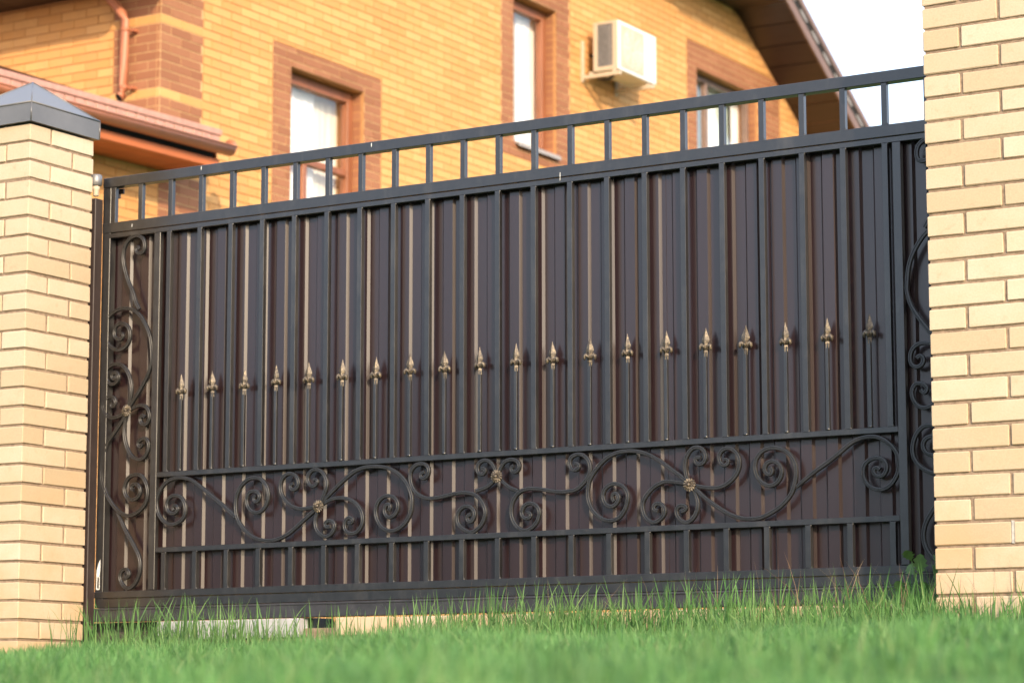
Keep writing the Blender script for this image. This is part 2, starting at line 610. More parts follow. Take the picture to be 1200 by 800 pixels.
def bar_mesh(z0, z1, w=.010, name='bar', weld=True):
    b = MB()
    b.box(-w, w, 0, 2 * w, z0, z1, .0003)
    if weld:                                        # weld beads where the bar meets the rails
        for z, s in ((z0, 1), (z1, -1)):
            for x in (-w, w):
                b.lathe([(.0045, -.001), (.0042, .003 * s), (.002, .007 * s), (.0004, .011 * s)] if s > 0 else
                        [(.0004, -.011), (.002, -.007), (.0042, -.003), (.0045, .001)], (x * .9, w * .5, z), seg=6)
    return b.mesh(name, M['iron'])


long_bar = bar_mesh(B1, R2 - .0635)
short_bar = bar_mesh(BM, B2 - .0205)
baluster = bar_mesh(R2, TOP - .0405)
for k in range(21):
    x = .010 + k * SP
    link('bar', long_bar, gate, (x, 0, 0))
    link('short_bar', short_bar, gate, (x, 0, 0))
for k in range(-2, 23):
    x = .010 + k * SP
    if k == -2:
        x = GXL + .052
    if k == 22:
        x = GXR - .052
    link('baluster', baluster, gate, (x, .004, 0))

# spears: a thin square shaft with a leaf-shaped point
sh = MB()
sh.box(-.0060, .0060, -.0060, .0060, B1, 1.249, .0004)
sh.lathe([(.011, 0), (.008, .006), (.0062, .011)], (0, 0, B1 + .0005), seg=8)
shaft_mesh = sh.mesh('spear', M['iron'])
fi = MB()
prof = [(-.002, .0080, .0080), (.010, .0088, .0088), (.014, .0098, .0098), (.022, .0076, .0076), (.030, .0080, .0078),
        (.038, .0094, .0090), (.045, .0090, .0085), (.050, .0125, .0085), (.057, .0150, .0092), (.066, .0128, .0082),
        (.078, .0080, .0060), (.090, .0036, .0032), (.101, .0005, .0005)]
ring = 8
v = []
for (h, w, d) in prof:
    for q in range(ring):
        a = math.pi * 2 * q / ring
        sq = 1.0 if q % 2 == 0 else .70
        v.append((w * sq * math.cos(a), d * sq * math.sin(a), h))
f = [(i * ring + q, i * ring + (q + 1) % ring, (i + 1) * ring + (q + 1) % ring, (i + 1) * ring + q)
     for i in range(len(prof) - 1) for q in range(ring)]
fi.add(v, f + [tuple(range(ring))[::-1], tuple((len(prof) - 1) * ring + q for q in range(ring))], False)
for s in (-1, 1):                                    # the two drooping side leaves
    path = [(s * .004, 0, .022), (s * .009, -.001, .035), (s * .0145, -.001, .041),
            (s * .0190, -.001, .036), (s * .0205, -.001, .027), (s * .0185, 0, .021)]
    fi.sweep(path, [(.0052 * math.cos(t), .0065 * math.sin(t)) for t in [math.pi * k / 3 for k in range(6)]], normal=(0, 1, 0),
             scale=[.9, 1.1, 1.3, 1.3, 1.0, .5])
for s in (-1, 1):                                    # and one on the front and the back
    path = [(0, s * .004, .020), (0, s * .010, .033), (0, s * .014, .035), (0, s * .0165, .027)]
    fi.sweep(path, [(.0045 * math.cos(t), .0035 * math.sin(t)) for t in [math.pi * k / 3 for k in range(6)]], normal=(1, 0, 0),
             scale=[.8, 1, 1, .5])
finial_mesh = fi.mesh('finial', M['gold'])
rs = random.Random(3)
for k in range(20):
    x = .0795 + .1542 * k
    s = link('spear', shaft_mesh, gate, (x, .0085, 0))
    q = link('finial', finial_mesh, s, (x, .0085, 1.236 + rs.uniform(-.004, .004)))
    q.rotation_euler = (rs.uniform(-.02, .02), rs.uniform(-.035, .035), rs.uniform(-.25, .25))

# ribbed steel sheets behind the bars
P, X0 = .0966, .465
YT, YL, TH = .0365, .0460, .0012
def sheet_poly(xa, xb, lift=0.0):
    pts = []
    k = math.floor((xa - X0) / P) - 1
    while X0 + P * k < xb + P:
        c = X0 + P * k
        pts += [(c - .0530, YL), (c - .0442, YT), (c - .0044, YT), (c + .0044, YL)]
        k += 1
    # clip to [xa, xb]
    xs = [p[0] for p in pts]; ys = [p[1] for p in pts]
    out = [(xa, float(np.interp(xa, xs, ys)))] + [p for p in pts if xa < p[0] < xb] + [(xb, float(np.interp(xb, xs, ys)))]
    return [(x, y + lift) for x, y in out]


edges = [GXL + .02, X0 + P * 7 + .02, X0 + P * 18 + .02, GXR - .02]
for i in range(3):
    a = edges[i] - (0.055 if i else 0)
    fr = sheet_poly(a, edges[i + 1], -.0017 * (i % 2))
    b = MB()
    n = len(fr)
    vv = [(x, y, z) for z in (BM - .02, R2 - .045) for x, y in fr] + [(x, y + TH, z) for z in (BM - .02, R2 - .045) for x, y in fr]
    ff = [(j, j + 1, n + j + 1, n + j) for j in range(n - 1)] + [(2 * n + j, 3 * n + j, 3 * n + j + 1, 2 * n + j + 1) for j in range(n - 1)]
    ff += [(0, n, 3 * n, 2 * n), (n - 1, 3 * n - 1, 4 * n - 1, 2 * n - 1)]
    ff += [(j, 2 * n + j, 2 * n + j + 1, j + 1) for j in range(n - 1)]
    ff += [(n + j, n + j + 1, 3 * n + j + 1, 3 * n + j) for j in range(n - 1)]
    b.add(vv, ff)
    b.build('ribbed_sheet', M['sheet'], gate)
# wrought scrolls
def smooth_path(pts, per=5):
    p = np.array(pts)
    q = np.vstack([2 * p[0] - p[1], p, 2 * p[-1] - p[-2]])
    out = []
    for i in range(1, len(q) - 2):
        d = np.linalg.norm(q[i + 1] - q[i])
        n = max(2, min(per, int(d / .006) + 1))
        for t in np.linspace(0, 1, n, endpoint=False):
            a, b, c, e = q[i - 1], q[i], q[i + 1], q[i + 2]
            out.append(.5 * ((2 * b) + (-a + c) * t + (2 * a - 5 * b + 4 * c - e) * t * t + (-a + 3 * b - 3 * c + e) * t ** 3))
    out.append(p[-1])
    return np.array(out)


def relax(c):
    """soften the small kinks left by reading the curve"""
    for _ in range(3):
        c = np.vstack([c[:1], .25 * c[:-2] + .5 * c[1:-1] + .25 * c[2:], c[-1:]])
    return c


# fluted bar: rounded edges with a shallow groove along the face
FL = [(-.0072, -.0045), (-.0058, -.0062), (-.0028, -.0064), (-.0012, -.0044), (.0012, -.0044), (.0028, -.0064), (.0058, -.0062),
      (.0072, -.0045), (.0072, .0050), (-.0072, .0050)]


def scroll(pts, lift, name='scroll', w=1.0):
    c = relax(smooth_path(pts))
    path = [(x, .009 + lift, z) for x, z in c]
    n = len(path)
    sc = [w * (0.80 + 0.20 * min(1, i / 12.0)) for i in range(n)]
    b = MB()
    b.sweep(path, FL, normal=(0, 1, 0), smooth=False, scale=sc)
    o = b.build(name, M['wrought'], gate)
    return o


BAND_SCROLLS = [
 [(0.0534,0.7978),(0.0478,0.8094),(0.0608,0.8185),(0.0744,0.807),(0.0679,0.7897),(0.0457,0.7843),(0.0241,0.7978),(0.0182,0.8253),(0.031,0.8479),(0.0573,0.8564),(0.0867,0.8496),(0.1057,0.8258),(0.1116,0.7963),(0.1043,0.7673),(0.0757,0.7476),(0.0387,0.7428),(0.0038,0.7567),(-0.0237,0.7893),(-0.0337,0.8276),(-0.0255,0.8651),(0.0004,0.8997),(0.0399,0.921),(0.0877,0.925),(0.1301,0.9167),(0.1674,0.8961),(0.2258,0.8559),(0.2891,0.8117),(0.3572,0.7593)],
 [(0.4506,0.8376),(0.4421,0.8277),(0.4484,0.8139),(0.4637,0.8153),(0.472,0.8346),(0.4606,0.8516),(0.4375,0.8567),(0.4157,0.8454),(0.409,0.8168),(0.4208,0.7896),(0.4491,0.772),(0.4796,0.7769),(0.5021,0.7985),(0.5132,0.8328),(0.5045,0.8701),(0.4776,0.9001),(0.4418,0.908),(0.4036,0.8974),(0.3733,0.8679),(0.3585,0.8314),(0.3566,0.7902),(0.365,0.7528),(0.3939,0.7147),(0.4353,0.6824),(0.4762,0.6678),(0.5219,0.6629),(0.5621,0.6676),(0.6071,0.6842),(0.6566,0.7169),(0.696,0.7457),(0.7353,0.7724)],
 [(0.6295,0.8765),(0.6155,0.8723),(0.6157,0.8576),(0.6323,0.8511),(0.6506,0.8633),(0.6518,0.8877),(0.6365,0.9088),(0.6088,0.9163),(0.5814,0.9033),(0.5682,0.8753),(0.5722,0.8424),(0.5927,0.813),(0.6256,0.7892),(0.6657,0.7781),(0.7055,0.7797),(0.7451,0.7841)],
 [(0.7241,0.8843),(0.7379,0.8885),(0.744,0.8773),(0.7342,0.8635),(0.7169,0.8611),(0.7003,0.8773),(0.699,0.8997),(0.7137,0.9193),(0.7409,0.9249),(0.7683,0.9105),(0.7844,0.8814),(0.7862,0.853),(0.7742,0.8253),(0.7574,0.7897)],
 [(0.7574,0.7897),(0.7842,0.8147),(0.8232,0.8473),(0.8669,0.8795),(0.9105,0.9076),(0.9541,0.9207),(0.9976,0.9233),(1.0361,0.9202),(1.0745,0.9107),(1.1081,0.8919),(1.1368,0.8667),(1.1559,0.84),(1.1688,0.8077),(1.1719,0.776),(1.1659,0.7406),(1.1425,0.706),(1.1094,0.6844),(1.0761,0.6789),(1.0426,0.6901),(1.0184,0.7188),(1.0096,0.751),(1.0165,0.7826),(1.037,0.8036),(1.0657,0.8111),(1.0944,0.8011),(1.1088,0.7787),(1.1066,0.753),(1.09,0.735),(1.0686,0.7287),(1.0508,0.7454),(1.0507,0.7672),(1.0635,0.7806),(1.0755,0.7721),(1.0708,0.7545)],
 [(0.7599,0.7875),(0.7942,0.8042),(0.8284,0.812),(0.8676,0.8103),(0.9067,0.7965),(0.9361,0.77),(0.9499,0.7375),(0.9473,0.7057),(0.9272,0.6817),(0.8981,0.6756),(0.8747,0.6864),(0.8672,0.7087),(0.8757,0.7305),(0.8951,0.7365),(0.9074,0.7252),(0.8978,0.7144),(0.8841,0.7193)],
 [(0.7501,0.7799),(0.7381,0.746),(0.7345,0.7179),(0.7462,0.6892),(0.776,0.6692),(0.8005,0.6723),(0.8209,0.6904),(0.8236,0.7144),(0.8073,0.7283),(0.7867,0.7251),(0.7795,0.7121),(0.7904,0.7037),(0.8051,0.7063)],
 [(1.2264,0.8908),(1.2123,0.8868),(1.2086,0.8751),(1.2195,0.8655),(1.2397,0.8748),(1.2461,0.897),(1.2357,0.9161),(1.2122,0.9232),(1.1848,0.9167),(1.166,0.895),(1.1638,0.8634),(1.1758,0.8319),(1.1986,0.8092),(1.2316,0.7947),(1.2644,0.7924),(1.3064,0.7965),(1.3482,0.8033),(1.3852,0.8067),(1.4129,0.8058),(1.4451,0.7981),(1.4703,0.778),(1.4863,0.7508),(1.4909,0.7274),(1.4818,0.6967),(1.459,0.6724),(1.4315,0.6606),(1.4039,0.6694),(1.3772,0.6891),(1.3702,0.7167),(1.3784,0.7417),(1.4038,0.7571),(1.4291,0.7525),(1.4452,0.7331),(1.4406,0.708),(1.4246,0.6982),(1.4117,0.7111),(1.4176,0.7233),(1.4305,0.7259)],
 [(1.5432,0.859),(1.5182,0.8361),(1.4908,0.8206),(1.4497,0.81)],
 [(1.541,0.8629),(1.5273,0.8967),(1.5091,0.9159),(1.4862,0.9214),(1.4642,0.9104),(1.4574,0.8924),(1.4624,0.8746),(1.4794,0.8687),(1.4922,0.8789),(1.4871,0.8917),(1.4757,0.8895)],
 [(1.5455,0.8627),(1.5582,0.8912),(1.5737,0.9106),(1.5999,0.9182),(1.6234,0.9131),(1.636,0.897),(1.6314,0.8779),(1.617,0.8701),(1.6012,0.8767),(1.6008,0.8883),(1.6134,0.8943)],
 [(1.5455,0.8588),(1.5682,0.8364),(1.5953,0.8158),(1.6313,0.8026)],
 [(1.6671,0.7232),(1.6782,0.7228),(1.6849,0.7118),(1.676,0.7014),(1.659,0.702),(1.6456,0.7172),(1.6501,0.7393),(1.6671,0.7536),(1.6939,0.7544),(1.7153,0.7366),(1.7197,0.7142),(1.7085,0.6848),(1.6848,0.665),(1.6566,0.658),(1.6275,0.6718),(1.606,0.7034),(1.6015,0.7344),(1.6097,0.768),(1.6313,0.7941),(1.6583,0.8063),(1.6896,0.8088),(1.7297,0.8039),(1.7696,0.7963),(1.8094,0.7907),(1.849,0.7927),(1.8753,0.7972),(1.906,0.8198),(1.9258,0.8462),(1.9303,0.8726),(1.9218,0.8997),(1.9022,0.9186),(1.876,0.9219),(1.8526,0.912),(1.8459,0.8921),(1.8546,0.8695),(1.8713,0.8649),(1.8854,0.8768),(1.878,0.8893),(1.8661,0.8884)],
 [(2.0247,0.747),(2.0162,0.7624),(2.0279,0.7789),(2.045,0.7649),(2.0384,0.7426),(2.0181,0.7296),(1.9932,0.7378),(1.9808,0.764),(1.9875,0.7902),(2.0066,0.8056),(2.0316,0.8101),(2.0607,0.8),(2.0794,0.7747),(2.0795,0.7446),(2.0664,0.7121),(2.0427,0.6868),(2.0048,0.68),(1.9669,0.6935),(1.9368,0.7212),(1.9201,0.7591),(1.9203,0.797),(1.9288,0.8308),(1.9551,0.8668),(1.9934,0.9005),(2.0367,0.9191),(2.084,0.9234),(2.131,0.9179),(2.1734,0.9025),(2.2154,0.8782),(2.253,0.8501),(2.2904,0.8248),(2.3255,0.7952)],
 [(2.3255,0.7952),(2.2943,0.8011),(2.2567,0.8066),(2.2315,0.8089),(2.1977,0.7985),(2.1649,0.7746),(2.1434,0.7456),(2.1389,0.7158),(2.1509,0.6854),(2.1753,0.6684),(2.1998,0.6716),(2.2227,0.69),(2.2271,0.7122),(2.213,0.7303),(2.1937,0.733),(2.1813,0.7215),(2.1854,0.7094),(2.2001,0.7066)],
 [(2.3214,0.801),(2.3121,0.8274),(2.3083,0.8574),(2.3141,0.8869),(2.3319,0.9131),(2.3541,0.922),(2.376,0.916),(2.3898,0.8941),(2.3874,0.8727),(2.3699,0.8606),(2.3526,0.8663),(2.3486,0.8803),(2.3586,0.8872),(2.371,0.8847)],
 [(2.4587,0.8731),(2.4719,0.8739),(2.4783,0.8654),(2.4687,0.8537),(2.4531,0.8545),(2.4411,0.8729),(2.4438,0.8942),(2.4601,0.9096),(2.4818,0.9121),(2.5021,0.9003),(2.5168,0.8763),(2.5184,0.8468),(2.5062,0.8187),(2.4801,0.7942),(2.4472,0.7792),(2.4101,0.7772),(2.3772,0.7824),(2.3358,0.791)],
 [(2.3358,0.7873),(2.3491,0.7552),(2.357,0.7252),(2.3504,0.693),(2.3302,0.669),(2.3052,0.6626),(2.2837,0.6753),(2.2714,0.6992),(2.2779,0.7167),(2.2934,0.7231),(2.3112,0.7161),(2.3069,0.7044),(2.2923,0.7013)],
 [(2.3358,0.7891),(2.3604,0.7669),(2.3972,0.7353),(2.438,0.7078),(2.4785,0.6841),(2.519,0.67),(2.5595,0.6647),(2.5998,0.6675),(2.6322,0.6807),(2.6645,0.6975),(2.6887,0.7165),(2.7131,0.7426),(2.7268,0.7746),(2.733,0.8106),(2.7281,0.8472),(2.7115,0.8764),(2.6839,0.8968),(2.652,0.904),(2.6206,0.901),(2.5965,0.8861),(2.5799,0.8584),(2.5794,0.8254),(2.5947,0.7961),(2.6217,0.7766),(2.6498,0.7775),(2.6693,0.7926),(2.6798,0.8205),(2.6702,0.8457),(2.6472,0.8593),(2.6242,0.8536),(2.6138,0.8347),(2.6212,0.8168),(2.6352,0.8125),(2.6438,0.8233),(2.6368,0.8365)],
 [(2.7314,0.7653),(2.7695,0.7936),(2.8095,0.8206),(2.8492,0.8439),(2.8889,0.8707),(2.9284,0.8999),(2.9598,0.9151),(2.9947,0.9221),(3.0293,0.9201),(3.0597,0.9059),(3.0859,0.8834),(3.1024,0.8566),(3.1074,0.8278),(3.1037,0.7996),(3.087,0.7692),(3.0637,0.7493),(3.0368,0.7434),(3.0071,0.7515),(2.9849,0.7733),(2.9778,0.8022),(2.9842,0.8298),(3.0054,0.8463),(3.0316,0.8503),(3.0536,0.8406),(3.0642,0.8194),(3.056,0.7956),(3.0378,0.7861),(3.0199,0.7937),(3.0146,0.8104),(3.0259,0.8184),(3.0391,0.8106)],
]
SIDE_SCROLLS = [
 [(-0.1455,1.856),(-0.1515,1.867),(-0.1625,1.8656),(-0.1607,1.847),(-0.1429,1.8376),(-0.1224,1.8441),(-0.1174,1.8707),(-0.1282,1.8986),(-0.158,1.913),(-0.1917,1.9047),(-0.2175,1.8803),(-0.2277,1.8463),(-0.2268,1.8112),(-0.2146,1.7683),(-0.1972,1.7249),(-0.1741,1.6847),(-0.16,1.6453),(-0.1394,1.6107)],
 [(-0.2393,1.5165),(-0.2293,1.5226),(-0.2203,1.5133),(-0.2265,1.4999),(-0.2419,1.4959),(-0.262,1.5071),(-0.2679,1.5291),(-0.261,1.5511),(-0.2414,1.5611),(-0.2149,1.5579),(-0.1947,1.5425),(-0.1852,1.5158),(-0.1897,1.485),(-0.2123,1.4618),(-0.2429,1.4537),(-0.2732,1.4625),(-0.3,1.4864),(-0.3179,1.5225),(-0.3174,1.5538),(-0.2989,1.5907),(-0.2641,1.6147),(-0.2209,1.6219),(-0.1767,1.6138),(-0.1411,1.5911),(-0.1141,1.5586),(-0.0913,1.5189),(-0.0782,1.48),(-0.0717,1.4246),(-0.0719,1.3972),(-0.0839,1.3552),(-0.1081,1.314),(-0.1375,1.2748),(-0.1671,1.2373),(-0.1882,1.2095)],
 [(-0.2601,1.3519),(-0.251,1.3443),(-0.2596,1.3352),(-0.2744,1.3425),(-0.2748,1.3581),(-0.2582,1.3655),(-0.2425,1.3541),(-0.242,1.3351),(-0.257,1.3206),(-0.279,1.3179),(-0.2985,1.333),(-0.3076,1.3586),(-0.2977,1.3846),(-0.2723,1.3977),(-0.2414,1.3972),(-0.2111,1.3823),(-0.1884,1.3504),(-0.1756,1.3117),(-0.1738,1.2772),(-0.1803,1.2399),(-0.1883,1.2129)],
 [(-0.2681,1.2427),(-0.2768,1.2356),(-0.2712,1.2256),(-0.2576,1.2282),(-0.2514,1.2444),(-0.263,1.264),(-0.2865,1.2673),(-0.3091,1.2539),(-0.3164,1.2312),(-0.3055,1.2029),(-0.2798,1.1834),(-0.2489,1.1816),(-0.2184,1.1907),(-0.1947,1.2047)],
 [(-0.1838,1.2058),(-0.1492,1.2201),(-0.1145,1.2237),(-0.089,1.2092),(-0.078,1.1856),(-0.0796,1.1591),(-0.0973,1.1435),(-0.1206,1.153),(-0.125,1.1731),(-0.1126,1.1833),(-0.1011,1.1741)],
 [(-0.1902,1.2027),(-0.2035,1.159),(-0.2063,1.1146),(-0.1969,1.073),(-0.1785,1.0379),(-0.1527,1.0137),(-0.1221,1.007),(-0.0973,1.0173),(-0.0811,1.0463),(-0.0818,1.0735),(-0.0982,1.0904),(-0.1232,1.0853),(-0.1354,1.0697),(-0.1233,1.0547),(-0.112,1.0684)],
 [(-0.1924,1.2012),(-0.2177,1.1632),(-0.2517,1.124),(-0.2859,1.0848),(-0.3058,1.0378),(-0.3155,0.9902),(-0.3167,0.956),(-0.3067,0.9144),(-0.2881,0.876),(-0.2607,0.8379),(-0.2302,0.8098),(-0.1947,0.7897),(-0.1599,0.7865),(-0.1256,0.7987),(-0.0967,0.8208),(-0.0807,0.8498),(-0.0793,0.8836),(-0.0909,0.9172),(-0.1127,0.9417),(-0.138,0.948),(-0.1717,0.9411),(-0.1928,0.9159),(-0.1982,0.889),(-0.187,0.862),(-0.1615,0.8476),(-0.1321,0.8531),(-0.1158,0.8751),(-0.1203,0.898),(-0.1414,0.9108),(-0.1616,0.9036),(-0.1612,0.888),(-0.1494,0.8867)],
 [(-0.2343,0.8021),(-0.2116,0.7673),(-0.1933,0.7361),(-0.1708,0.7048),(-0.1393,0.6598),(-0.1168,0.622),(-0.1094,0.5848),(-0.1158,0.5481),(-0.1365,0.5151),(-0.1655,0.4984),(-0.1908,0.5072),(-0.2106,0.534),(-0.2092,0.5609),(-0.1891,0.5761),(-0.1707,0.5689),(-0.1638,0.5528),(-0.1752,0.5407),(-0.1918,0.5469)],
]
ROSETTES = [(0.751,0.7843),(1.5428,0.8594),(2.3284,0.7917)]
SIDE_ROSETTE = (-0.1903,1.2062)

for i, c in enumerate(BAND_SCROLLS):
    scroll(c, (-.0012, .0, .0012)[i % 3])
for i, c in enumerate(SIDE_SCROLLS):
    scroll(c, (-.0012, .0, .0012)[i % 3])
    scroll([(2 * MID - x, z) for x, z in c], (-.0012, .0, .0012)[i % 3])

# flower rosettes over the crossings
ro = MB()
NP = 14
for layer, (r0, r1, y0) in enumerate(((.006, .0245, -.0015), (.005, .0165, -.0050))):
    for k in range(NP):
        a = 2 * math.pi * (k + .5 * layer) / NP
        da = math.pi / NP * .92
        pts = []
        for (rr, wd, dy) in ((r0, .55, 0), (r0 + (r1 - r0) * .5, .95, -.0030), (r1 * .92, .85, -.0018), (r1, .25, .0008)):
            for s, ey in ((-1, .0022), (0, 0), (1, .0022)):
                pts.append((rr * math.cos(a + s * da * wd), y0 + dy + ey, rr * math.sin(a + s * da * wd)))
        ff = [(i * 3 + j, i * 3 + j + 1, i * 3 + j + 4, i * 3 + j + 3) for i in range(3) for j in range(2)]
        ro.add(pts, ff, False)
ro.lathe([(.022, .002), (.021, .0), (.010, -.004), (.0015, -.004)], (0, 0, 0), axis='y', seg=20)
ro.lathe([(.0060, -.0030), (.0060, -.0075), (.0045, -.0100), (.0010, -.0112)], (0, 0, 0), axis='y', seg=12)
ros_mesh = ro.mesh('rosette', M['gold'])
for (x, z) in ROSETTES + [SIDE_ROSETTE, (2 * MID - SIDE_ROSETTE[0], SIDE_ROSETTE[1])]:
    o = link('rosette', ros_mesh, gate, (x, .0005, z))
    o.rotation_euler = (0, rs.uniform(0, .4), 0)

# chipped paint, old sticker, the small stop plate under the top rail
def patch(name, pts, y, mat='chip'):
    b = MB()
    b.prism([(x, z) for x, z in pts], 'y', y, y + .0012)
    return b.build(name, M[mat], gate)


for (x, z, w, h) in ((.168, TOP - .012, .004, .024), (.985, TOP - .013, .004, .026), (1.815, R2 - .04, .0035, .05), (-.18, R2 - .022, .004, .020)):
    w, h = w * .6, h * .62
    patch('paint_chip', [(x - w / 2, z - h / 2), (x + w * .3, z - h * .45), (x + w / 2, z + h / 2), (x - w * .4, z + h * .42)], -.0012)
patch('torn_sticker', [(-.327, .545), (-.312, .548), (-.309, .575), (-.309, .617), (-.318, .600), (-.326, .575)], .0008)
for q in ([(-.327, .497), (-.3235, .497), (-.3225, .547), (-.3265, .547)], [(-.313, .497), (-.3105, .497), (-.3105, .549), (-.3135, .549)],
          [(-.3233, .497), (-.3132, .497), (-.3132, .502), (-.3233, .502)]):
    patch('torn_sticker', q, .0008)
gp('stop_plate', [(-.302, -.262, .041, .049, TOP - .062, TOP - .041), (-.302, -.281, .041, .049, TOP - .080, TOP - .0625)], 'dark_post', .001)

# the receiving post fixed behind the left pillar, with its roller
gq = thing('gate_post', 'slim dark brown steel post between the left pillar and the gate', 'post', (-.36, -.03, .3))
b = MB(); b.box(-.384, -.3305, -.050, -.003, .36, 2.075, .002); b.build('post', M['dark_post'], gq)
b = MB()
b.lathe([(.019, 2.128), (.023, 2.131), (.0235, 2.150), (.023, 2.170), (.019, 2.174)], (-.343, -.034, 0), seg=18)
b.build('roller', M['zinc'], gq)
b = MB()
b.lathe([(.010, 2.086), (.0125, 2.090), (.0125, 2.110), (.0155, 2.114), (.0155, 2.126), (.012, 2.128)], (-.343, -.034, 0), seg=14)
b.build('roller_axle', M['acpanel'], gq)

# end roller near the ground
er = thing('end_roller', 'small rusty roller bracket low beside the left pillar', 'bracket', (-.345, -.02, .27))
b = MB(); b.box(-.382, -.340, -.035, .01, .335, .405, .004); b.build('bracket', M['rust'], er)
b = MB(); b.lathe([(.022, -.045), (.026, -.042), (.026, -.036), (.018, -.034)][::-1], (-.355, 0, .325), axis='y', seg=14); b.build('wheel', M['dark_post'], er)

# brick plinth and galvanised strip under the gate
pl = thing('brick_plinth', 'low row of cream bricks in the grass under the gate', 'plinth', (1.6, .05, .25))
b = MB(); b.box(.69, 3.39, .0, .10, .10, .327); b.build('mortar_bed', M['mortar'], pl)
b = MB(); b.box(-.46, .689, .062, .20, .08, .3687, .003); b.build('filler_footing', M['filler_footing'], pl)  # dark filler added to hide the sunlit wall seen below the gate
rp = random.Random(5)
for row, zc in ((0, .255), (1, .3285)):
    x = -.2 + .13 * row
    while x < 3.3:
        if not (row == 1 and (x < .72)) and not (row == 0 and x < .3):
            link('brick', rp.choice(BRX), pl, (x + .002, .052 + rp.uniform(-.012, .004), zc + rp.uniform(-.003, .002)))
        x += .26
zs = MB(); zs.box(.010, .690, -.030, .030, .300, .364, .003); zs.box(.0, .70, -.040, -.031, .293, .301, .001)
tag(zs.build('threshold_strip', M['strip']), 'short galvanised metal strip in the grass under the left half of the gate', 'metal strip')

# ------------------------------------------------------------------ house
XH, YH = -6.33, 7.72              # the gable wall faces +X; its near corner
YF = 22.2
house = thing('brick_house', 'yellow brick house with brown brick corners and brown framed windows behind the gate', 'house', (XH - 3, 14, .3))


def z_top(y):
    return min(8.0, 6.55 + .75 * (y - YH), 8.02 - .60 * (y - 18.065))


# openings and brown trim: (y0, y1, z0, z1, kind)
WIN = [(9.481, 10.574, 3.90, 5.482), (13.143, 13.972, 5.535, 7.02), (17.07, 18.62, 5.90, 7.115)]
TRIM = [(9.215, 10.848, 3.60, 5.655), (12.905, 14.245, 5.395, 7.26), (16.84, 19.20, 5.60, 7.395)]


def kind_at(y, z):
    for a in WIN:
        if a[0] < y < a[1] and a[2] < z < a[3]:
            return None
    for a in TRIM:
        if a[0] < y < a[1] and a[2] < z < a[3]:
            return 'brown'
    if YH <= y < 8.265:
        k = math.floor((z - 4.8625) / .075)
        return 'cream' if k % 8 == 0 else 'brown'
    return 'cream'


# mortar-faced wall with the window openings left out
wall = MB()
YC = YH + .0085                   # the slab stops short of the side wall's brick face
ys = sorted({1.5, YC, YF} | {a[i] for a in WIN for i in (0, 1)})
for a, b in zip(ys[:-1], ys[1:]):
    mid = (a + b) / 2
    cuts = [(-.1, None)]
    holes = [w for w in WIN if w[0] < mid < w[1]]
    lo = -.1
    def top(y):
        return z_top(y) if a >= YC else 4.42
    spans = []
    for w in holes:
        spans.append((lo, w[2])); lo = w[3]
    spans.append((lo, None))
    for z0, z1 in spans:
        if z1 is None:
            m = 14
            yy = np.linspace(a, b, m + 1)
            tp = [(float(y), top(min(max(float(y), a), b))) for y in yy]
            poly = [(a, z0), (b, z0)] + tp[::-1]
            wall.prism(poly, 'x', XH - .38, XH - .0065)
        else:
            wall.box(XH - .38, XH - .0065, a, b, z0, z1)
facade = wall.build('facade_wall', M['hmortar'], house)

UNIT = {}
for nm, mt in (('cream', 'hbrick'), ('brown', 'hbrown')):
    b = MB(); b.box(-.5, .5, -.5, .5, -.5, .5)
    UNIT[nm] = b.mesh('brick', M[mt])


def lay(u_start, u_end, zlist, kind_fn, breaks_u, breaks_z, phase):
    """running bond; returns (kind, u0, u1, z0, z1) bricks"""
    out = []
    us = sorted({u_start, u_end} | {u for u in breaks_u if u_start < u < u_end})
    for i in zlist:
        za, zb = 4.8625 + .075 * i, 4.8625 + .075 * (i + 1)
        zc = sorted({za, zb} | {z for z in breaks_z if za + .012 < z < zb - .012})
        segs = []                                   # [pieces up the course, from, to]
        for a, b in zip(us[:-1], us[1:]):
            sig = []
            for z0, z1 in zip(zc[:-1], zc[1:]):
                k = kind_fn((a + b) / 2, (z0 + z1) / 2)
                if sig and sig[-1][0] == k:
                    sig[-1] = (k, sig[-1][1], z1)
                else:
                    sig.append((k, z0, z1))
            if segs and segs[-1][0] == sig:
                segs[-1][2] = b
            else:
                segs.append([sig, a, b])
        for sig, a, b in segs:
            off = phase + (.13 if i % 2 else 0)
            u = off + .26 * math.floor((a - off) / .26)
            while u < b - 1e-6:
                p, q = max(u, a), min(u + .26, b)
                if q - p > .03:
                    for k, z0, z1 in sig:
                        if k is not None and z1 - z0 > .014:
                            out.append((k, p + .004, q - .004, z0 + .0045, z1 - .0045))
                u += .26
    return out


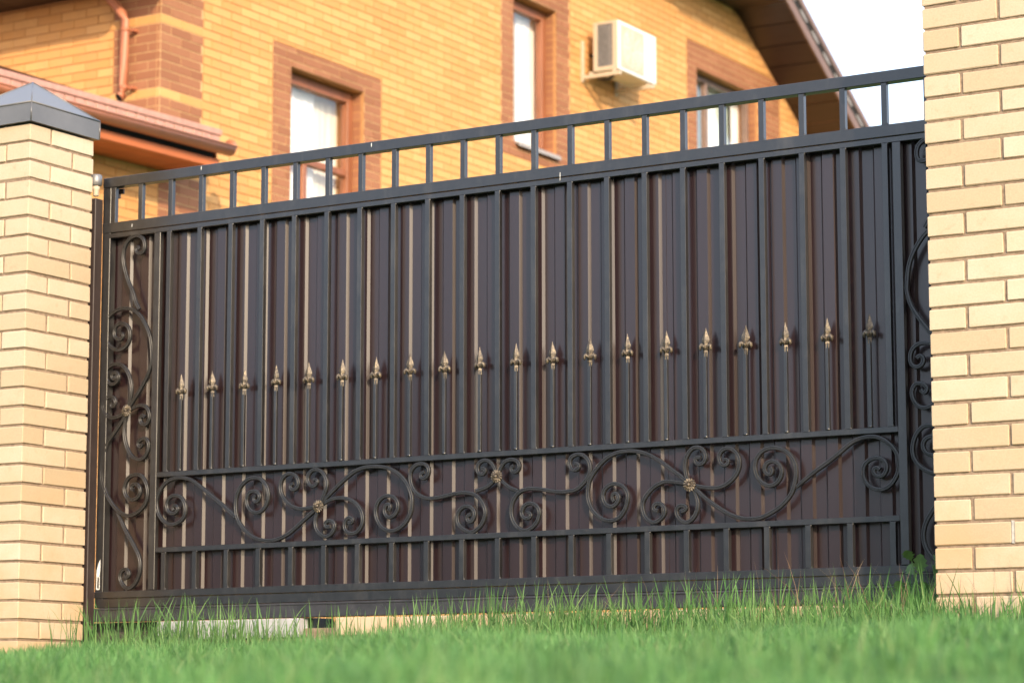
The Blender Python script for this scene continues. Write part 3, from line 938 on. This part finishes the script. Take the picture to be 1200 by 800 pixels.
def place_bricks(bricks, axis, plane, parent, seen, limit=300):
    """the bricks the photograph shows become parts, the rest of the wall one mass"""
    r = random.Random(len(bricks))
    byk = {'cream': [], 'brown': []}
    rest = {'cream': MB(), 'brown': MB()}
    for q in bricks:
        byk[q[0]].append(q)
    for k, lst in byk.items():
        lst.sort(key=lambda q: (not seen((q[1] + q[2]) / 2, (q[3] + q[4]) / 2), q[1]))
        for n, (kk, u0, u1, z0, z1) in enumerate(lst):
            d = r.uniform(-.0012, .0012)
            if n < limit and seen((u0 + u1) / 2, (z0 + z1) / 2):
                loc = (plane - .02 + d, (u0 + u1) / 2, (z0 + z1) / 2) if axis == 'x' else ((u0 + u1) / 2, plane + .02 + d, (z0 + z1) / 2)
                o = link('brick' if k == 'cream' else 'brown_brick', UNIT[k], parent, loc)
                o.scale = (.04, u1 - u0, z1 - z0) if axis == 'x' else (u1 - u0, .04, z1 - z0)
            elif axis == 'x':
                rest[k].box(plane - .04, plane + d, u0, u1, z0, z1)
            else:
                rest[k].box(u0, u1, plane + d, plane + .04, z0, z1)
        if rest[k].v:
            o = rest[k].build('brick_courses' if k == 'cream' else 'brown_brick_courses', M['hbrick' if k == 'cream' else 'hbrown'], parent)
            o['kind'] = 'stuff'


by = [8.265] + [a[i] for a in WIN + TRIM for i in (0, 1)]
bz = [a[i] for a in WIN + TRIM for i in (2, 3)]
fb = lay(YH, 21.3, range(-61, 42), kind_at, by, bz, YH)
fb = [q for q in fb if q[4] < z_top((q[1] + q[2]) / 2) + .01]
def facade_seen(y, z):
    lo = 3.70 + .2475 * (y - 7.08)
    hi = 5.70 + .2405 * (y - 7.725)
    return lo < z < hi
place_bricks(fb, 'x', XH, facade, facade_seen)
# pale joints of the brown brickwork
def pointing(parent, *q):
    b = MB(); b.box(*q)
    return b.build('pointing', M['bmortar'], parent)
pointing(facade, XH - .010, XH - .0042, YH + .002, 8.263, .3, 6.4)
for (a, w) in zip(TRIM, WIN):
    pointing(facade, XH - .010, XH - .0042, a[0] + .004, w[0] - .004, a[2], a[3] - .004)
    pointing(facade, XH - .010, XH - .0042, w[1] + .004, a[1] - .004, a[2], a[3] - .004)
    pointing(facade, XH - .0098, XH - .0041, w[0] - .003, w[1] + .003, w[3] + .004, a[3] - .004)
    if w[2] - a[2] < .5:
        pointing(facade, XH - .0098, XH - .0041, w[0] - .003, w[1] + .003, a[2] + .004, w[2] - .004)

# window reveals: brown brick returns with pale joints
def reveal(w):
    y0, y1, z0, z1 = w
    i0 = math.floor((z0 - 4.8625) / .075)
    z = 4.8625 + .075 * i0
    while z < z1:
        a, c = max(z, z0) + .0045, min(z + .075, z1) - .0045
        if c - a > .01:
            for yc in (y1 + .0145, y0 - .0145):
                o = link('reveal_brick', UNIT['brown'], facade, (XH - .083, yc, (a + c) / 2))
                o.scale = (.084, .030, c - a)
        z += .075
    pointing(facade, XH - .13, XH - .0405, y1 + .003, y1 + .034, z0, z1)
    pointing(facade, XH - .13, XH - .0405, y0 - .034, y0 - .003, z0, z1)


for w in WIN:
    reveal(w)


def window(w, mat, bars_z=(), bars_y=(), low_bars=(), curtains=(), mull=.06, fr=.075):
    y0, y1, z0, z1 = w
    t = bpy.data.objects.new('window', None)
    t.empty_display_size = .1
    COL.objects.link(t); t.parent = house; t.matrix_parent_inverse = inv(house)
    t.location = (XH - .16, (y0 + y1) / 2, z0)
    xa, xb = XH - .19, XH - .12
    b = MB()
    bv = .006
    b.box(xa, xb, y0, y0 + fr, z0, z1, bv); b.box(xa, xb, y1 - fr, y1, z0, z1, bv)
    b.box(xa, xb - .001, y0 + fr, y1 - fr, z1 - fr, z1, bv); b.box(xa, xb - .001, y0 + fr, y1 - fr, z0, z0 + fr * .8, bv)
    for z in bars_z:
        b.box(xa, xb - .002, y0 + fr, y1 - fr, z, z + mull, bv)
    for y in bars_y:
        b.box(xa, xb - .003, y, y + mull, z0 + fr, z1 - fr, bv)
    for (y, zt) in low_bars:
        b.box(xa, xb - .003, y, y + mull, z0 + fr, zt, bv)
    # inner sash line
    e = .022
    b.box(xa + .004, xb + .006, y1 - fr - e, y1 - fr + .012, z0 + fr, z1 - fr, .004)
    b.box(xa + .004, xb + .005, y0 + fr - .012, y1 - fr, z1 - fr - e, z1 - fr + .012, .004)
    b.build('frame', mat, t)
    g_ = MB(); g_.box(xa + .030, xa + .034, y0 + fr * .5, y1 - fr * .5, z0 + fr * .4, z1 - fr * .5)
    g_.build('pane', M['glass'], t)
    for (ya, yb, off, m) in curtains:
        c = MB()
        n = max(6, int((yb - ya) / .02))
        pts = [(xa - .06 - off - .005 * math.sin(k * 1.35) - .004 * math.sin(k * .53), ya + (yb - ya) * k / n) for k in range(n + 1)]
        v = [(x, y, z) for z in (z0 - .05, z1 + .05) for x, y in pts] + [(x - .004, y, z) for z in (z0 - .05, z1 + .05) for x, y in pts]
        m_ = n + 1
        f = [(k, k + 1, m_ + k + 1, m_ + k) for k in range(n)] + [(2 * m_ + k, 3 * m_ + k, 3 * m_ + k + 1, 2 * m_ + k + 1) for k in range(n)]
        c.add(v, f, True)
        c.build('curtain', M[m], t)
    r = MB()      # the room behind
    r.box(XH - 1.2, XH - 1.15, y0 - .4, y1 + .4, z0 - .3, z1 + .3)
    r.box(XH - 1.15, XH - .385, y0 - .45, y0 - .4, z0 - .3, z1 + .3); r.box(XH - 1.15, XH - .385, y1 + .4, y1 + .45, z0 - .3, z1 + .3)
    r.box(XH - 1.15, XH - .385, y0 - .4, y1 + .4, z1 + .31, z1 + .35); r.box(XH - 1.15, XH - .385, y0 - .4, y1 + .4, z0 - .35, z0 - .31)
    r.build('room', M['room'], t)
    return t


window(WIN[0], M['wood'], bars_z=(4.715,), low_bars=((9.83, 4.715),), curtains=((9.40, 10.17, .0, 'curtain'), (10.10, 10.66, .035, 'curtain2')))
w2 = window(WIN[1], M['wood'], curtains=((13.1, 13.45, .0, 'curtain'), (13.42, 13.60, .03, 'curtain2'), (13.58, 14.0, .0, 'curtain')))
s = MB(); s.box(XH - .12, XH + .045, 13.165, 13.985, 5.512, 5.532, .004); s.box(XH + .040, XH + .047, 13.165, 13.985, 5.490, 5.514, .001)
s.build('sill', M['sill'], w2)
window(WIN[2], M['wood2'], bars_y=(17.52,), curtains=((17.0, 17.55, .0, 'curtain'), (17.56, 17.78, .03, 'reflection_cloth'), (17.76, 18.02, .0, 'curtain'), (18.0, 18.42, .05, 'reflection_cloth'), (18.40, 18.7, .0, 'curtain')), fr=.045)

# side wall on the left, facing the street
sw = MB()
sw.box(-12.5, XH - .39, YH + .0065, YH + .38, 3.0, 5.80)
side = sw.build('side_wall', M['hmortar'], house)
def side_kind(x, z):
    if x > XH - .485:
        k = math.floor((z - 4.8625) / .075)
        return 'cream' if k % 8 == 0 else 'brown'
    return 'cream'
sb = lay(-10.5, XH - .0405, range(-8, 12), side_kind, [XH - .485], [], XH - .26 * 40)
sb = [q for q in sb if q[4] < 5.79]
place_bricks(sb, 'y', YH, side, lambda x, z: x > -8.3 and z > 4.65 + .15 * max(0, -7.2 - x))
co = MB(); co.box(XH - .039, XH - .0065, YH + .0065, YH + .05, 3.0, 6.3); co.build('corner_joint', M['bmortar'], side)
pointing(side, XH - .483, XH - .042, YH + .0042, YH + .012, 3.4, 5.78)

# eave of the side roof: soffit, gutter
ev = MB()
for k in range(16):
    x1 = XH + .0 - .38 * k
    ev.box(x1 - .374, x1, YH - .55, YH + .02, 5.788, 5.806, .002)
ev.build('side_soffit', M['soffit'], house)
gt = MB()
ang = [math.pi * k / 8 for k in range(9)]
gp_ = [(.062 * math.cos(a), -.062 * math.sin(a)) for a in ang]
gin = [(.056 * math.cos(a), -.056 * math.sin(a)) for a in ang[::-1]]
gt.prism([(YH - .60 + a, 5.845 + b) for a, b in (gp_ + gin)][::-1], 'x', -12.4, XH + .05, True)
gt.build('gutter', M['copper'], house)
rf = MB()
rf.prism([(YH - .62, 5.86), (YH + .0, 6.25), (YH + .0, 6.33), (YH - .62, 5.94)], 'x', -12.4, XH + .06)
rf.build('roof_strip', M['rooftile'], house)

# downspout with a lower bend, its mouth a dark plug
dy = YH - .085
ds = MB()
pth = [(-7.05, YH - .50, 5.81), (-7.02, YH - .42, 5.795), (-6.90, YH - .14, 5.775), (-6.82, dy, 5.728), (-6.72, dy, 5.628), (-6.655, dy, 5.555), (-6.634, dy, 5.50),
       (-6.632, dy, 5.2), (-6.632, dy, 4.93), (-6.634, dy - .010, 4.892), (-6.645, dy - .04, 4.862)]
ds.tube(pth, .037, 14)
dsp = ds.build('downspout', M['copper'], house)
b = MB(); b.tube([(-6.6435, dy - .036, 4.866), (-6.6462, dy - .0432, 4.8588)], .031, 14); b.build('spout_mouth_shade', M['dark'], dsp)  # near-black plug painted as the shade inside the pipe
for z in (5.42, 4.95):
    b = MB(); b.lathe([(.0385, z - .012), (.0405, z - .012), (.0405, z + .012), (.0385, z + .012)], (-6.632, dy, 0), seg=14)
    b.box(-6.600, -6.560, dy + .02, YH - .001, z - .010, z + .010)
    b.build('pipe_clamp', M['copper'], dsp)

# low wing roof in front of the corner: boxed eave, gutter, tiles
we = bpy.data.objects.new('wing_eave', None)
COL.objects.link(we); we.parent = house; we.matrix_parent_inverse = inv(house); we.location = (XH, 6, 4.3)
XE = XH + .45
def sl(y):
    return .022 * (y - 6.5)                 # the eave climbs slightly to the back
def sloped(mb, x0, x1, y0, y1, z0, z1, bev=0):
    o = len(mb.v)
    mb.box(x0, x1, y0, y1, z0, z1, bev)
    for k in range(o, len(mb.v)):
        x, y, z = mb.v[k]
        mb.v[k] = (x, y, z + sl(y))
YE = 7.915
b = MB()
yy = 2.2
while yy < YE - .05:
    sloped(b, XH + .001, XE - .022, yy, min(yy + .30, YE - .012) - .005, 4.236, 4.250)
    yy += .30
b.build('soffit', M['eave'], we)
b = MB(); sloped(b, XE - .020, XE, 2.2, YE, 4.232, 4.300, .003); sloped(b, XH + .002, XE - .021, YE - .02, YE, 4.232, 4.47, .003)
b.build('fascia_board', M['eave'], we)
b = MB(); sloped(b, XE - .06, XE - .03, 2.2, YE - .03, 4.2505, 4.47); b.build('eave_gap_shade', M['dark'], we)  # near-black strip, shade behind the gutter put into its colour
b = MB()
gx_ = XE + .070
prf = [(gx_ + a * 1.08, 4.395 + c * 1.1) for a, c in gp_ + gin][::-1]
b.sweep([(gx_, 2.2, sl(2.2)), (gx_, 5, sl(5)), (gx_, 7.955, sl(7.955))], [(-(p[0] - gx_), p[1]) for p in prf], normal=(0, 0, 1), smooth=True)
b.lathe([(.0665, 7.954), (.0675, 7.965), (.055, 7.975), (.002, 7.981)], (gx_, 0, 4.395 + sl(7.955)), axis='y', seg=18)
b.tube([(gx_ + .066, 2.2, 4.397 + sl(2.2)), (gx_ + .066, 7.965, 4.397 + sl(7.965))], .008, 8)
b.build('gutter', M['copper'], we)
tm = MB(); tm.box(XE - .10, XE + .012, -.0535, .0535, -.026, .026, .006); tile_mesh = tm.mesh('eave_tile', M['tile'])
y = YE - .06
while y > 4.3:
    link('eave_tile', tile_mesh, we, (0, y, 4.462 + sl(y)))
    y -= .115
b = MB(); sloped(b, XE - .12, XE + .022, 2.2, YE + .01, 4.4895, 4.540, .006); b.build('eave_flashing', M['tile'], we)
b = MB()
b.prism([(XE + .01, 4.54), (XH - 3.6, 6.0), (XH - 3.6, 5.90), (XE - .1, 4.492)], 'y', 2.2, YH - .03)
b.build('wing_roof', M['rooftile'], house)
b = MB(); b.box(XH - 5, XH - .385, 1.5, 1.9, -.1, 4.4); b.build('wing_wall', M['hbrick'], house)
wb = lay(1.6, YH - .002, range(-61, -6), lambda u, z: 'cream', [], [], YH)
place_bricks(wb, 'x', XH, facade, lambda y, z: y > 6.6 and z > 3.6, 60)

# main roof: slab, soffit boards, barge board and tile ends along the far slope
OV = .66
b = MB()
prof_top = [(6.9, 6.10), (9.62, 8.24), (17.95, 8.30), (23.2, 5.15)]
prof_bot = [(23.1, 4.95), (18.065, 8.055), (17.9, 8.06), (9.75, 8.06), (7.0, 5.96)]
b.prism(prof_top[::-1] + prof_bot[::-1], 'x', XH - 9, XH + OV - .02)
b.build('roof', M['rooftile'], house)
su = Vector((0, 1, -.60)).normalized()
L = 5.2
def on_slope(mb, x0, x1, s0, s1, h0, h1):
    """box along the slope starting at the bend of the eave"""
    n = Vector((0, .60, 1)).normalized()
    o = Vector((0, 18.065, 8.02))
    v = []
    for x in (x0, x1):
        for s_ in (s0, s1):
            for h in (h0, h1):
                p = o + su * s_ + n * h
                v.append((x, p.y, p.z))
    mb.add(v, [(0, 1, 3, 2), (4, 6, 7, 5), (0, 4, 5, 1), (2, 3, 7, 6), (0, 2, 6, 4), (1, 5, 7, 3)])
so = None
for k in range(13):
    b = MB()
    on_slope(b, XH + .002, XH + OV - .03, .335 * k + .001, .335 * k + .319, .0, .018)
    b.build('soffit_board', M['soffit'], house)
b = MB(); on_slope(b, XH - .02, XH + OV - .035, 0, L, .020, .026); b.build('soffit_backing', M['fascia'], house)
for k in range(6):
    b = MB(); b.box(XH + .002, XH + OV - .03, 18.055 - .335 * (k + 1) + .008, 18.055 - .335 * k, 8.012, 8.030)
    b.build('soffit_board', M['soffit'], house)
b = MB(); on_slope(b, XH + OV - .028, XH + OV, -.05, L, -.015, .10); b.build('barge_board', M['fascia'], house)
b = MB(); on_slope(b, XH + OV - .018, XH + OV + .012, -.1, L, .205, .285); b.build('verge_flashing', M['fascia'], house)
b = MB(); on_slope(b, XH + OV - .06, XH + OV - .004, -.1, L, .101, .204); b.build('verge_gap_shade', M['dark'], house)  # near-black filler, shade under the tile edge put into its colour
vt = MB()
n_ = Vector((0, .60, 1)).normalized()
for k in range(15):                                  # the wave of the metal tiles seen end-on
    o = Vector((XH + OV - .004, 18.065, 8.02)) + su * (.36 * k + .04) + n_ * .150
    vt.sweep([o, o + Vector((.010, 0, 0))], [(.115 * math.cos(math.pi * j / 5), .018 * math.sin(math.pi * j / 5)) for j in range(10)], normal=tuple(n_), smooth=False)
vt.build('tile_ends', M['sill'], house)

# ------------------------------------------------------------------ air conditioner
ac = thing('air_conditioner', 'white outdoor air conditioner unit on brackets on the yellow brick wall', 'air conditioner', (XH, 14.9, 6.45))
ya, yb, za, zb, xa, xb = 14.49, 15.32, 6.492, 7.008, XH + .135, XH + .42
b = MB()
b.box(xa, xb, ya + .012, yb, za, zb, .008)
b.build('case', M['acwhite'], ac)
b = MB()
b.box(xa + .0, xa + .045, ya - .002, ya + .0125, za + .004, zb - .004, .003); b.box(xb - .062, xb - .001, ya - .002, ya + .0125, za + .004, zb - .004, .003)
b.box(xa + .046, xb - .063, ya - .001, ya + .0122, za + .004, za + .045, .002); b.box(xa + .046, xb - .063, ya - .001, ya + .0122, zb - .03, zb - .004, .002)
b.build('side_frame', M['acpanel'], ac)
b = MB(); b.box(xa + .045, xb - .061, ya + .006, ya + .0119, za + .04, zb - .026)
for k in range(11):
    x = xa + .055 + .0115 * k
    b.box(x, x + .003, ya + .001, ya + .0062, za + .046, zb - .031)
b.build('fin_grille', M['acgrille'], ac)
b = MB()
b.box(xb - .001, xb + .006, ya + .060, yb - .275, za + .035, zb - .035, .003)
gr = b.build('front_grille', M['acpanel'], ac)
b = MB()
cyy, czz = (ya + .06 + yb - .275) / 2, (za + zb) / 2
for r_ in (.05, .09, .13, .17, .205):
    b.sweep([(xb + .0065, cyy + r_ * math.cos(t), czz + r_ * math.sin(t)) for t in np.linspace(0, 2 * math.pi, 33)], [(-.002, -.002), (.002, -.002), (.002, .002), (-.002, .002)], normal=(1, 0, 0), caps=False)
for k in range(8):
    t = math.pi * k / 4
    b.sweep([(xb + .0062, cyy + .03 * math.cos(t), czz + .03 * math.sin(t)), (xb + .0062, cyy + .205 * math.cos(t), czz + .205 * math.sin(t))], [(-.002, -.002), (.002, -.002), (.002, .002), (-.002, .002)], normal=(1, 0, 0))
b.build('guard_rings', M['acwhite'], gr)
b = MB()
for k, (w_, h_) in enumerate(((.030, .012), (.038, .008), (.018, .012), (.034, .008))):
    z = zb - .11 - .030 * k
    b.box(xb, xb + .0012, yb - .135, yb - .135 + w_, z, z + h_)
    b.box(xb, xb + .0012, yb - .135 + w_ + .008, yb - .135 + w_ + .028, z, z + h_ * .8)
b.build('badge', M['blue'], ac)
for y in (ya - .03, yb - .16):
    b = MB()
    b.box(XH + .001, XH + .028, y, y + .038, 6.40, 6.83, .003)
    b.box(XH + .029, XH + .46, y, y + .038, 6.425, 6.463, .003)
    b.box(XH + .10, XH + .13, y + .004, y + .034, 6.4635, 6.491); b.box(xb - .05, xb - .02, y + .004, y + .034, 6.4635, 6.491)
    b.build('bracket', M['acpanel'], ac)
b = MB(); b.tube([(XH + .0, 14.66, 6.72), (XH + .06, 14.655, 6.70), (XH + .08, 14.65, 6.6), (XH + .10, 14.65, 6.46), (XH + .20, 14.68, 6.45), (xa + .1, 14.75, 6.50)], .016, 8)
b.build('pipe', M['dark_post'], ac)

# ------------------------------------------------------------------ grass
def blades(name, x, y, h, w, mat, lean=.45, seed=1, parts=2, z=None):
    r = np.random.default_rng(seed)
    n = len(x)
    z0 = ground_z(x, y) - .004 if z is None else z
    a = r.uniform(0, 2 * np.pi, n)                   # facing
    la = r.uniform(0, 2 * np.pi, n)
    lm = np.abs(r.normal(0, lean, n)) * h
    dx, dy = np.cos(a) * w / 2, np.sin(a) * w / 2
    lx, ly = np.cos(la) * lm, np.sin(la) * lm
    lev = [0.0, .5, .8] if parts == 2 else [0.0, .30, .58, .82]
    wd = [1.0, .85, .5] if parts == 2 else [1.0, .95, .75, .45]
    V = []
    for t, k in zip(lev, wd):
        cx, cy, cz = x + lx * t * t, y + ly * t * t, z0 + h * (t - .12 * t * t * (lm / h) ** 2)
        V.append(np.stack([cx - dx * k, cy - dy * k, cz], 1)); V.append(np.stack([cx + dx * k, cy + dy * k, cz], 1))
    V.append(np.stack([x + lx, y + ly, z0 + h * (1 - .15 * (lm / h) ** 2)], 1))
    m = len(V)
    co = np.stack(V, 1).reshape(-1, 3)
    base = (np.arange(n) * m)[:, None]
    L_ = len(lev)
    quads = np.concatenate([base + np.array([2 * i, 2 * i + 1, 2 * i + 3, 2 * i + 2]) for i in range(L_ - 1)], 1).reshape(-1, 4)
    tris = base + np.array([2 * (L_ - 1), 2 * (L_ - 1) + 1, 2 * L_])
    loops = np.concatenate([quads.ravel(), tris.ravel()])
    tot = np.concatenate([np.full(len(quads), 4), np.full(n, 3)])
    st = np.concatenate([[0], np.cumsum(tot)[:-1]])
    me = bpy.data.meshes.new(name)
    me.vertices.add(len(co)); me.vertices.foreach_set('co', co.astype(np.float32).ravel())
    me.loops.add(len(loops)); me.loops.foreach_set('vertex_index', loops.astype(np.int32))
    me.polygons.add(len(tot))
    me.polygons.foreach_set('loop_start', st.astype(np.int32)); me.polygons.foreach_set('loop_total', tot.astype(np.int32))
    me.update(calc_edges=True)
    me.materials.append(M[mat])
    o = bpy.data.objects.new(name, me); COL.objects.link(o)
    o['kind'] = 'stuff'
    return o


# lawn that slopes up from the camera to the gate
def lawn_points(n, seed):
    r = np.random.default_rng(seed)
    d = np.sqrt(r.uniform(.95 ** 2, 9.8 ** 2, n))
    a = R(30.0) + r.uniform(-R(26), R(26), n)
    x, y = CAM_LOC.x - d * np.sin(a), CAM_LOC.y + d * np.cos(a)
    k = (y < -.06)
    k &= ~((x > -.74) & (x < -.32) & (y > -.45)) & ~((x > 3.38) & (x < 3.8) & (y > -.42))
    return x[k], y[k], d[k]


x, y, d = lawn_points(280000, 3)
r = np.random.default_rng(9)
def clump(x, y):
    v = 0
    for k_, (fx, fy, ph) in enumerate(((1.9, 1.1, 0), (-1.3, 2.2, 1), (4.7, 3.1, 2), (-5.2, 4.4, .5), (11.3, -7.1, 1.7), (9.2, 12.6, 2.9), (-17.0, 13.0, .3))):
        v = v + np.sin(fx * x + fy * y + ph)
    return v / 7
patchy = np.clip(.9 + 1.15 * clump(x, y), .35, 1.8)
h = r.uniform(.020, .046, len(x)) * patchy * (1 + .2 * (d > 5.5))
h = np.where(y > -1.6, np.minimum(h, .034), h)          # trodden shorter in front of the gate
blades('lawn', x, y, h, r.uniform(.0022, .0042, len(x)), 'grass', .55, 4)

# ranker tufts in the lawn
r = np.random.default_rng(61)
tx, ty, td = lawn_points(800, 62)
n = 16
x = np.repeat(tx, n) + r.normal(0, .028, len(tx) * n); y = np.repeat(ty, n) + r.normal(0, .028, len(tx) * n)
k = (y < -1.7)
x, y = x[k], y[k]
blades('lawn_tufts', x, y, r.uniform(.04, .085, len(x)), r.uniform(.003, .006, len(x)), 'tall', .5, 63)

# longer grass at the foot of the gate and pillars
def strip(n, x0, x1, y0, y1, seed, dens=None):
    r = np.random.default_rng(seed)
    x, y = r.uniform(x0, x1, n), r.uniform(y0, y1, n)
    if dens is not None:
        k = r.uniform(0, 1, n) < dens(x, y)
        x, y = x[k], y[k]
    k = ~((x > -.735) & (x < -.33) & (y > -.445)) & ~((x > 3.385) & (x < 3.79) & (y > -.42))
    return x[k], y[k]


def dens(x, y):
    c = np.interp(x, [-1.2, -.4, -.1, .3, .62, .80, 1.1, 1.35, 1.8, 2.4, 2.9, 3.2, 3.9], [.20, .24, .62, .42, .34, .16, .20, .62, .85, .75, .85, 1.0, .9])
    return c * (.55 + .45 * np.sin(7.3 * x + 2.2) * np.sin(3.1 * x + 5 * y))


x, y = strip(44000, -1.3, 4.1, -1.25, -.05, 21, dens)
r = np.random.default_rng(22)
hs = np.interp(x, [-1.2, -.4, .2, .7, 1.2, 1.8, 2.6, 3.2, 3.9], [.04, .055, .125, .105, .085, .135, .125, .155, .15])
h = hs * r.uniform(.45, 1.25, len(x)) * np.interp(y, [-1.25, -.85, -.4, -.1], [.22, .36, .85, 1.0])
blades('tall_grass', x, y, h, r.uniform(.0032, .0070, len(x)), 'tall', .36, 23, 3)
# grass in the yard just behind the gate, seen through the gap below the leaf
x, y = strip(9000, -1.2, 3.4, .12, .9, 51)
r = np.random.default_rng(52)
blades('yard_grass', x, y, r.uniform(.07, .16, len(x)), r.uniform(.004, .008, len(x)), 'tall', .3, 53)
# scattered long single blades
x, y = strip(1100, -.25, 3.9, -.5, -.06, 31, lambda x, y: np.interp(x, [-.25, 0, .65, .8, 1.2, 1.5, 3.9], [.5, 1, .95, .35, .35, .7, .8]))
r = np.random.default_rng(32)
h = r.uniform(.15, .235, len(x)) * np.interp(x, [-.2, .3, 1.0, 1.8, 3.9], [1.0, 1.05, .75, .95, 1.0])
blades('long_grass', x, y, h, r.uniform(.004, .0075, len(x)), 'tall', .28, 33, 3)
x, y = strip(300, 1.4, 3.95, -.62, -.06, 41, lambda x, y: np.interp(x, [1.4, 2.6, 3.1, 3.9], [.12, .3, .8, 1.0]))
r = np.random.default_rng(42)
h = r.uniform(.12, .27, len(x))
blades('dry_stalks', x, y, h, r.uniform(.0012, .0022, len(x)), 'dry', .42, 43, 3)

# lobed weed beside the right pillar
wd = thing('leafy_weed', 'leafy green weed with lobed leaves against the right pillar', 'weed', (3.23, -.12, .29))
def lobed_leaf(base, tip, width, nrm):
    base, tip, nrm = Vector(base), Vector(tip), Vector(nrm).normalized()
    ax = tip - base
    sd = ax.cross(nrm).normalized()
    out = [(0, .06), (.18, .20), (.26, .62), (.34, .40), (.46, .95), (.56, .55), (.68, .80), (.80, .45), (.90, .38), (1.0, 0)]
    b = MB()
    v, f = [], []
    for t, w_ in out:
        c = base + ax * t
        v += [c - sd * w_ * width + nrm * w_ * width * .25, c + nrm * .0, c + sd * w_ * width + nrm * w_ * width * .25]
    for i in range(len(out) - 1):
        f += [(3 * i, 3 * i + 1, 3 * i + 4, 3 * i + 3), (3 * i + 1, 3 * i + 2, 3 * i + 5, 3 * i + 4)]
    b.add(v, f, True)
    return b


rw = random.Random(8)
b = MB()
for k in range(9):
    a = 2 * math.pi * k / 9 + .3
    top_ = Vector((3.23 + .055 * math.cos(a), -.12 + .05 * math.sin(a), .36 + .13 * rw.random()))
    b.tube([(3.23 + .01 * math.cos(a), -.12 + .01 * math.sin(a), .27), tuple((Vector((3.23, -.12, .33)) + top_) / 2), tuple(top_)], .0022, 6)
    tip = top_ + Vector((.035 * math.cos(a), .03 * math.sin(a), .035))
    lobed_leaf(top_, tip, .026, (math.cos(a) * .6, -.8, .5)).build('leaf', M['leaf'], wd)
lobed_leaf((3.238, -.15, .445), (3.246, -.165, .515), .030, (.2, -1, .2)).build('leaf', M['leaf'], wd)
b.tube([(3.23, -.12, .27), (3.236, -.14, .38), (3.238, -.15, .45)], .0025, 6)
b.build('stem', M['leaf'], wd)

# trees across the street, behind the camera: mirrored in the glossy sheet
r = np.random.default_rng(77)
n = 24000
cx = r.uniform(-95, 25, 60); cy = -70 + r.uniform(-6, 6, 60); ch = r.uniform(6.5, 10.0, 60); cr = r.uniform(2.2, 4.0, 60)
k = r.integers(0, 60, n)
u = r.normal(0, .5, (n, 3)).clip(-1, 1)
X = cx[k] + u[:, 0] * cr[k]; Y = cy[k] + u[:, 1] * cr[k]; Z = np.maximum(.2, ch[k] * (.52 + .48 * u[:, 2]))
s = r.uniform(.35, .8, n)
a, t = r.uniform(0, 2 * np.pi, n), r.uniform(-.9, .9, n)
ux = np.stack([np.cos(a), np.sin(a), 0 * a], 1) * s[:, None]
uy = np.stack([-np.sin(a) * np.sin(t), np.cos(a) * np.sin(t), np.cos(t)], 1) * s[:, None]
c = np.stack([X, Y, Z], 1)
co = np.stack([c - ux, c - uy * .6, c + ux, c + uy * .9], 1).reshape(-1, 3)
me = bpy.data.meshes.new('far_trees')
me.from_pydata(co.tolist(), [], [(4 * i, 4 * i + 1, 4 * i + 2, 4 * i + 3) for i in range(n)])
me.materials.append(M['tree'])
o = bpy.data.objects.new('far_trees', me); COL.objects.link(o); o['kind'] = 'stuff'
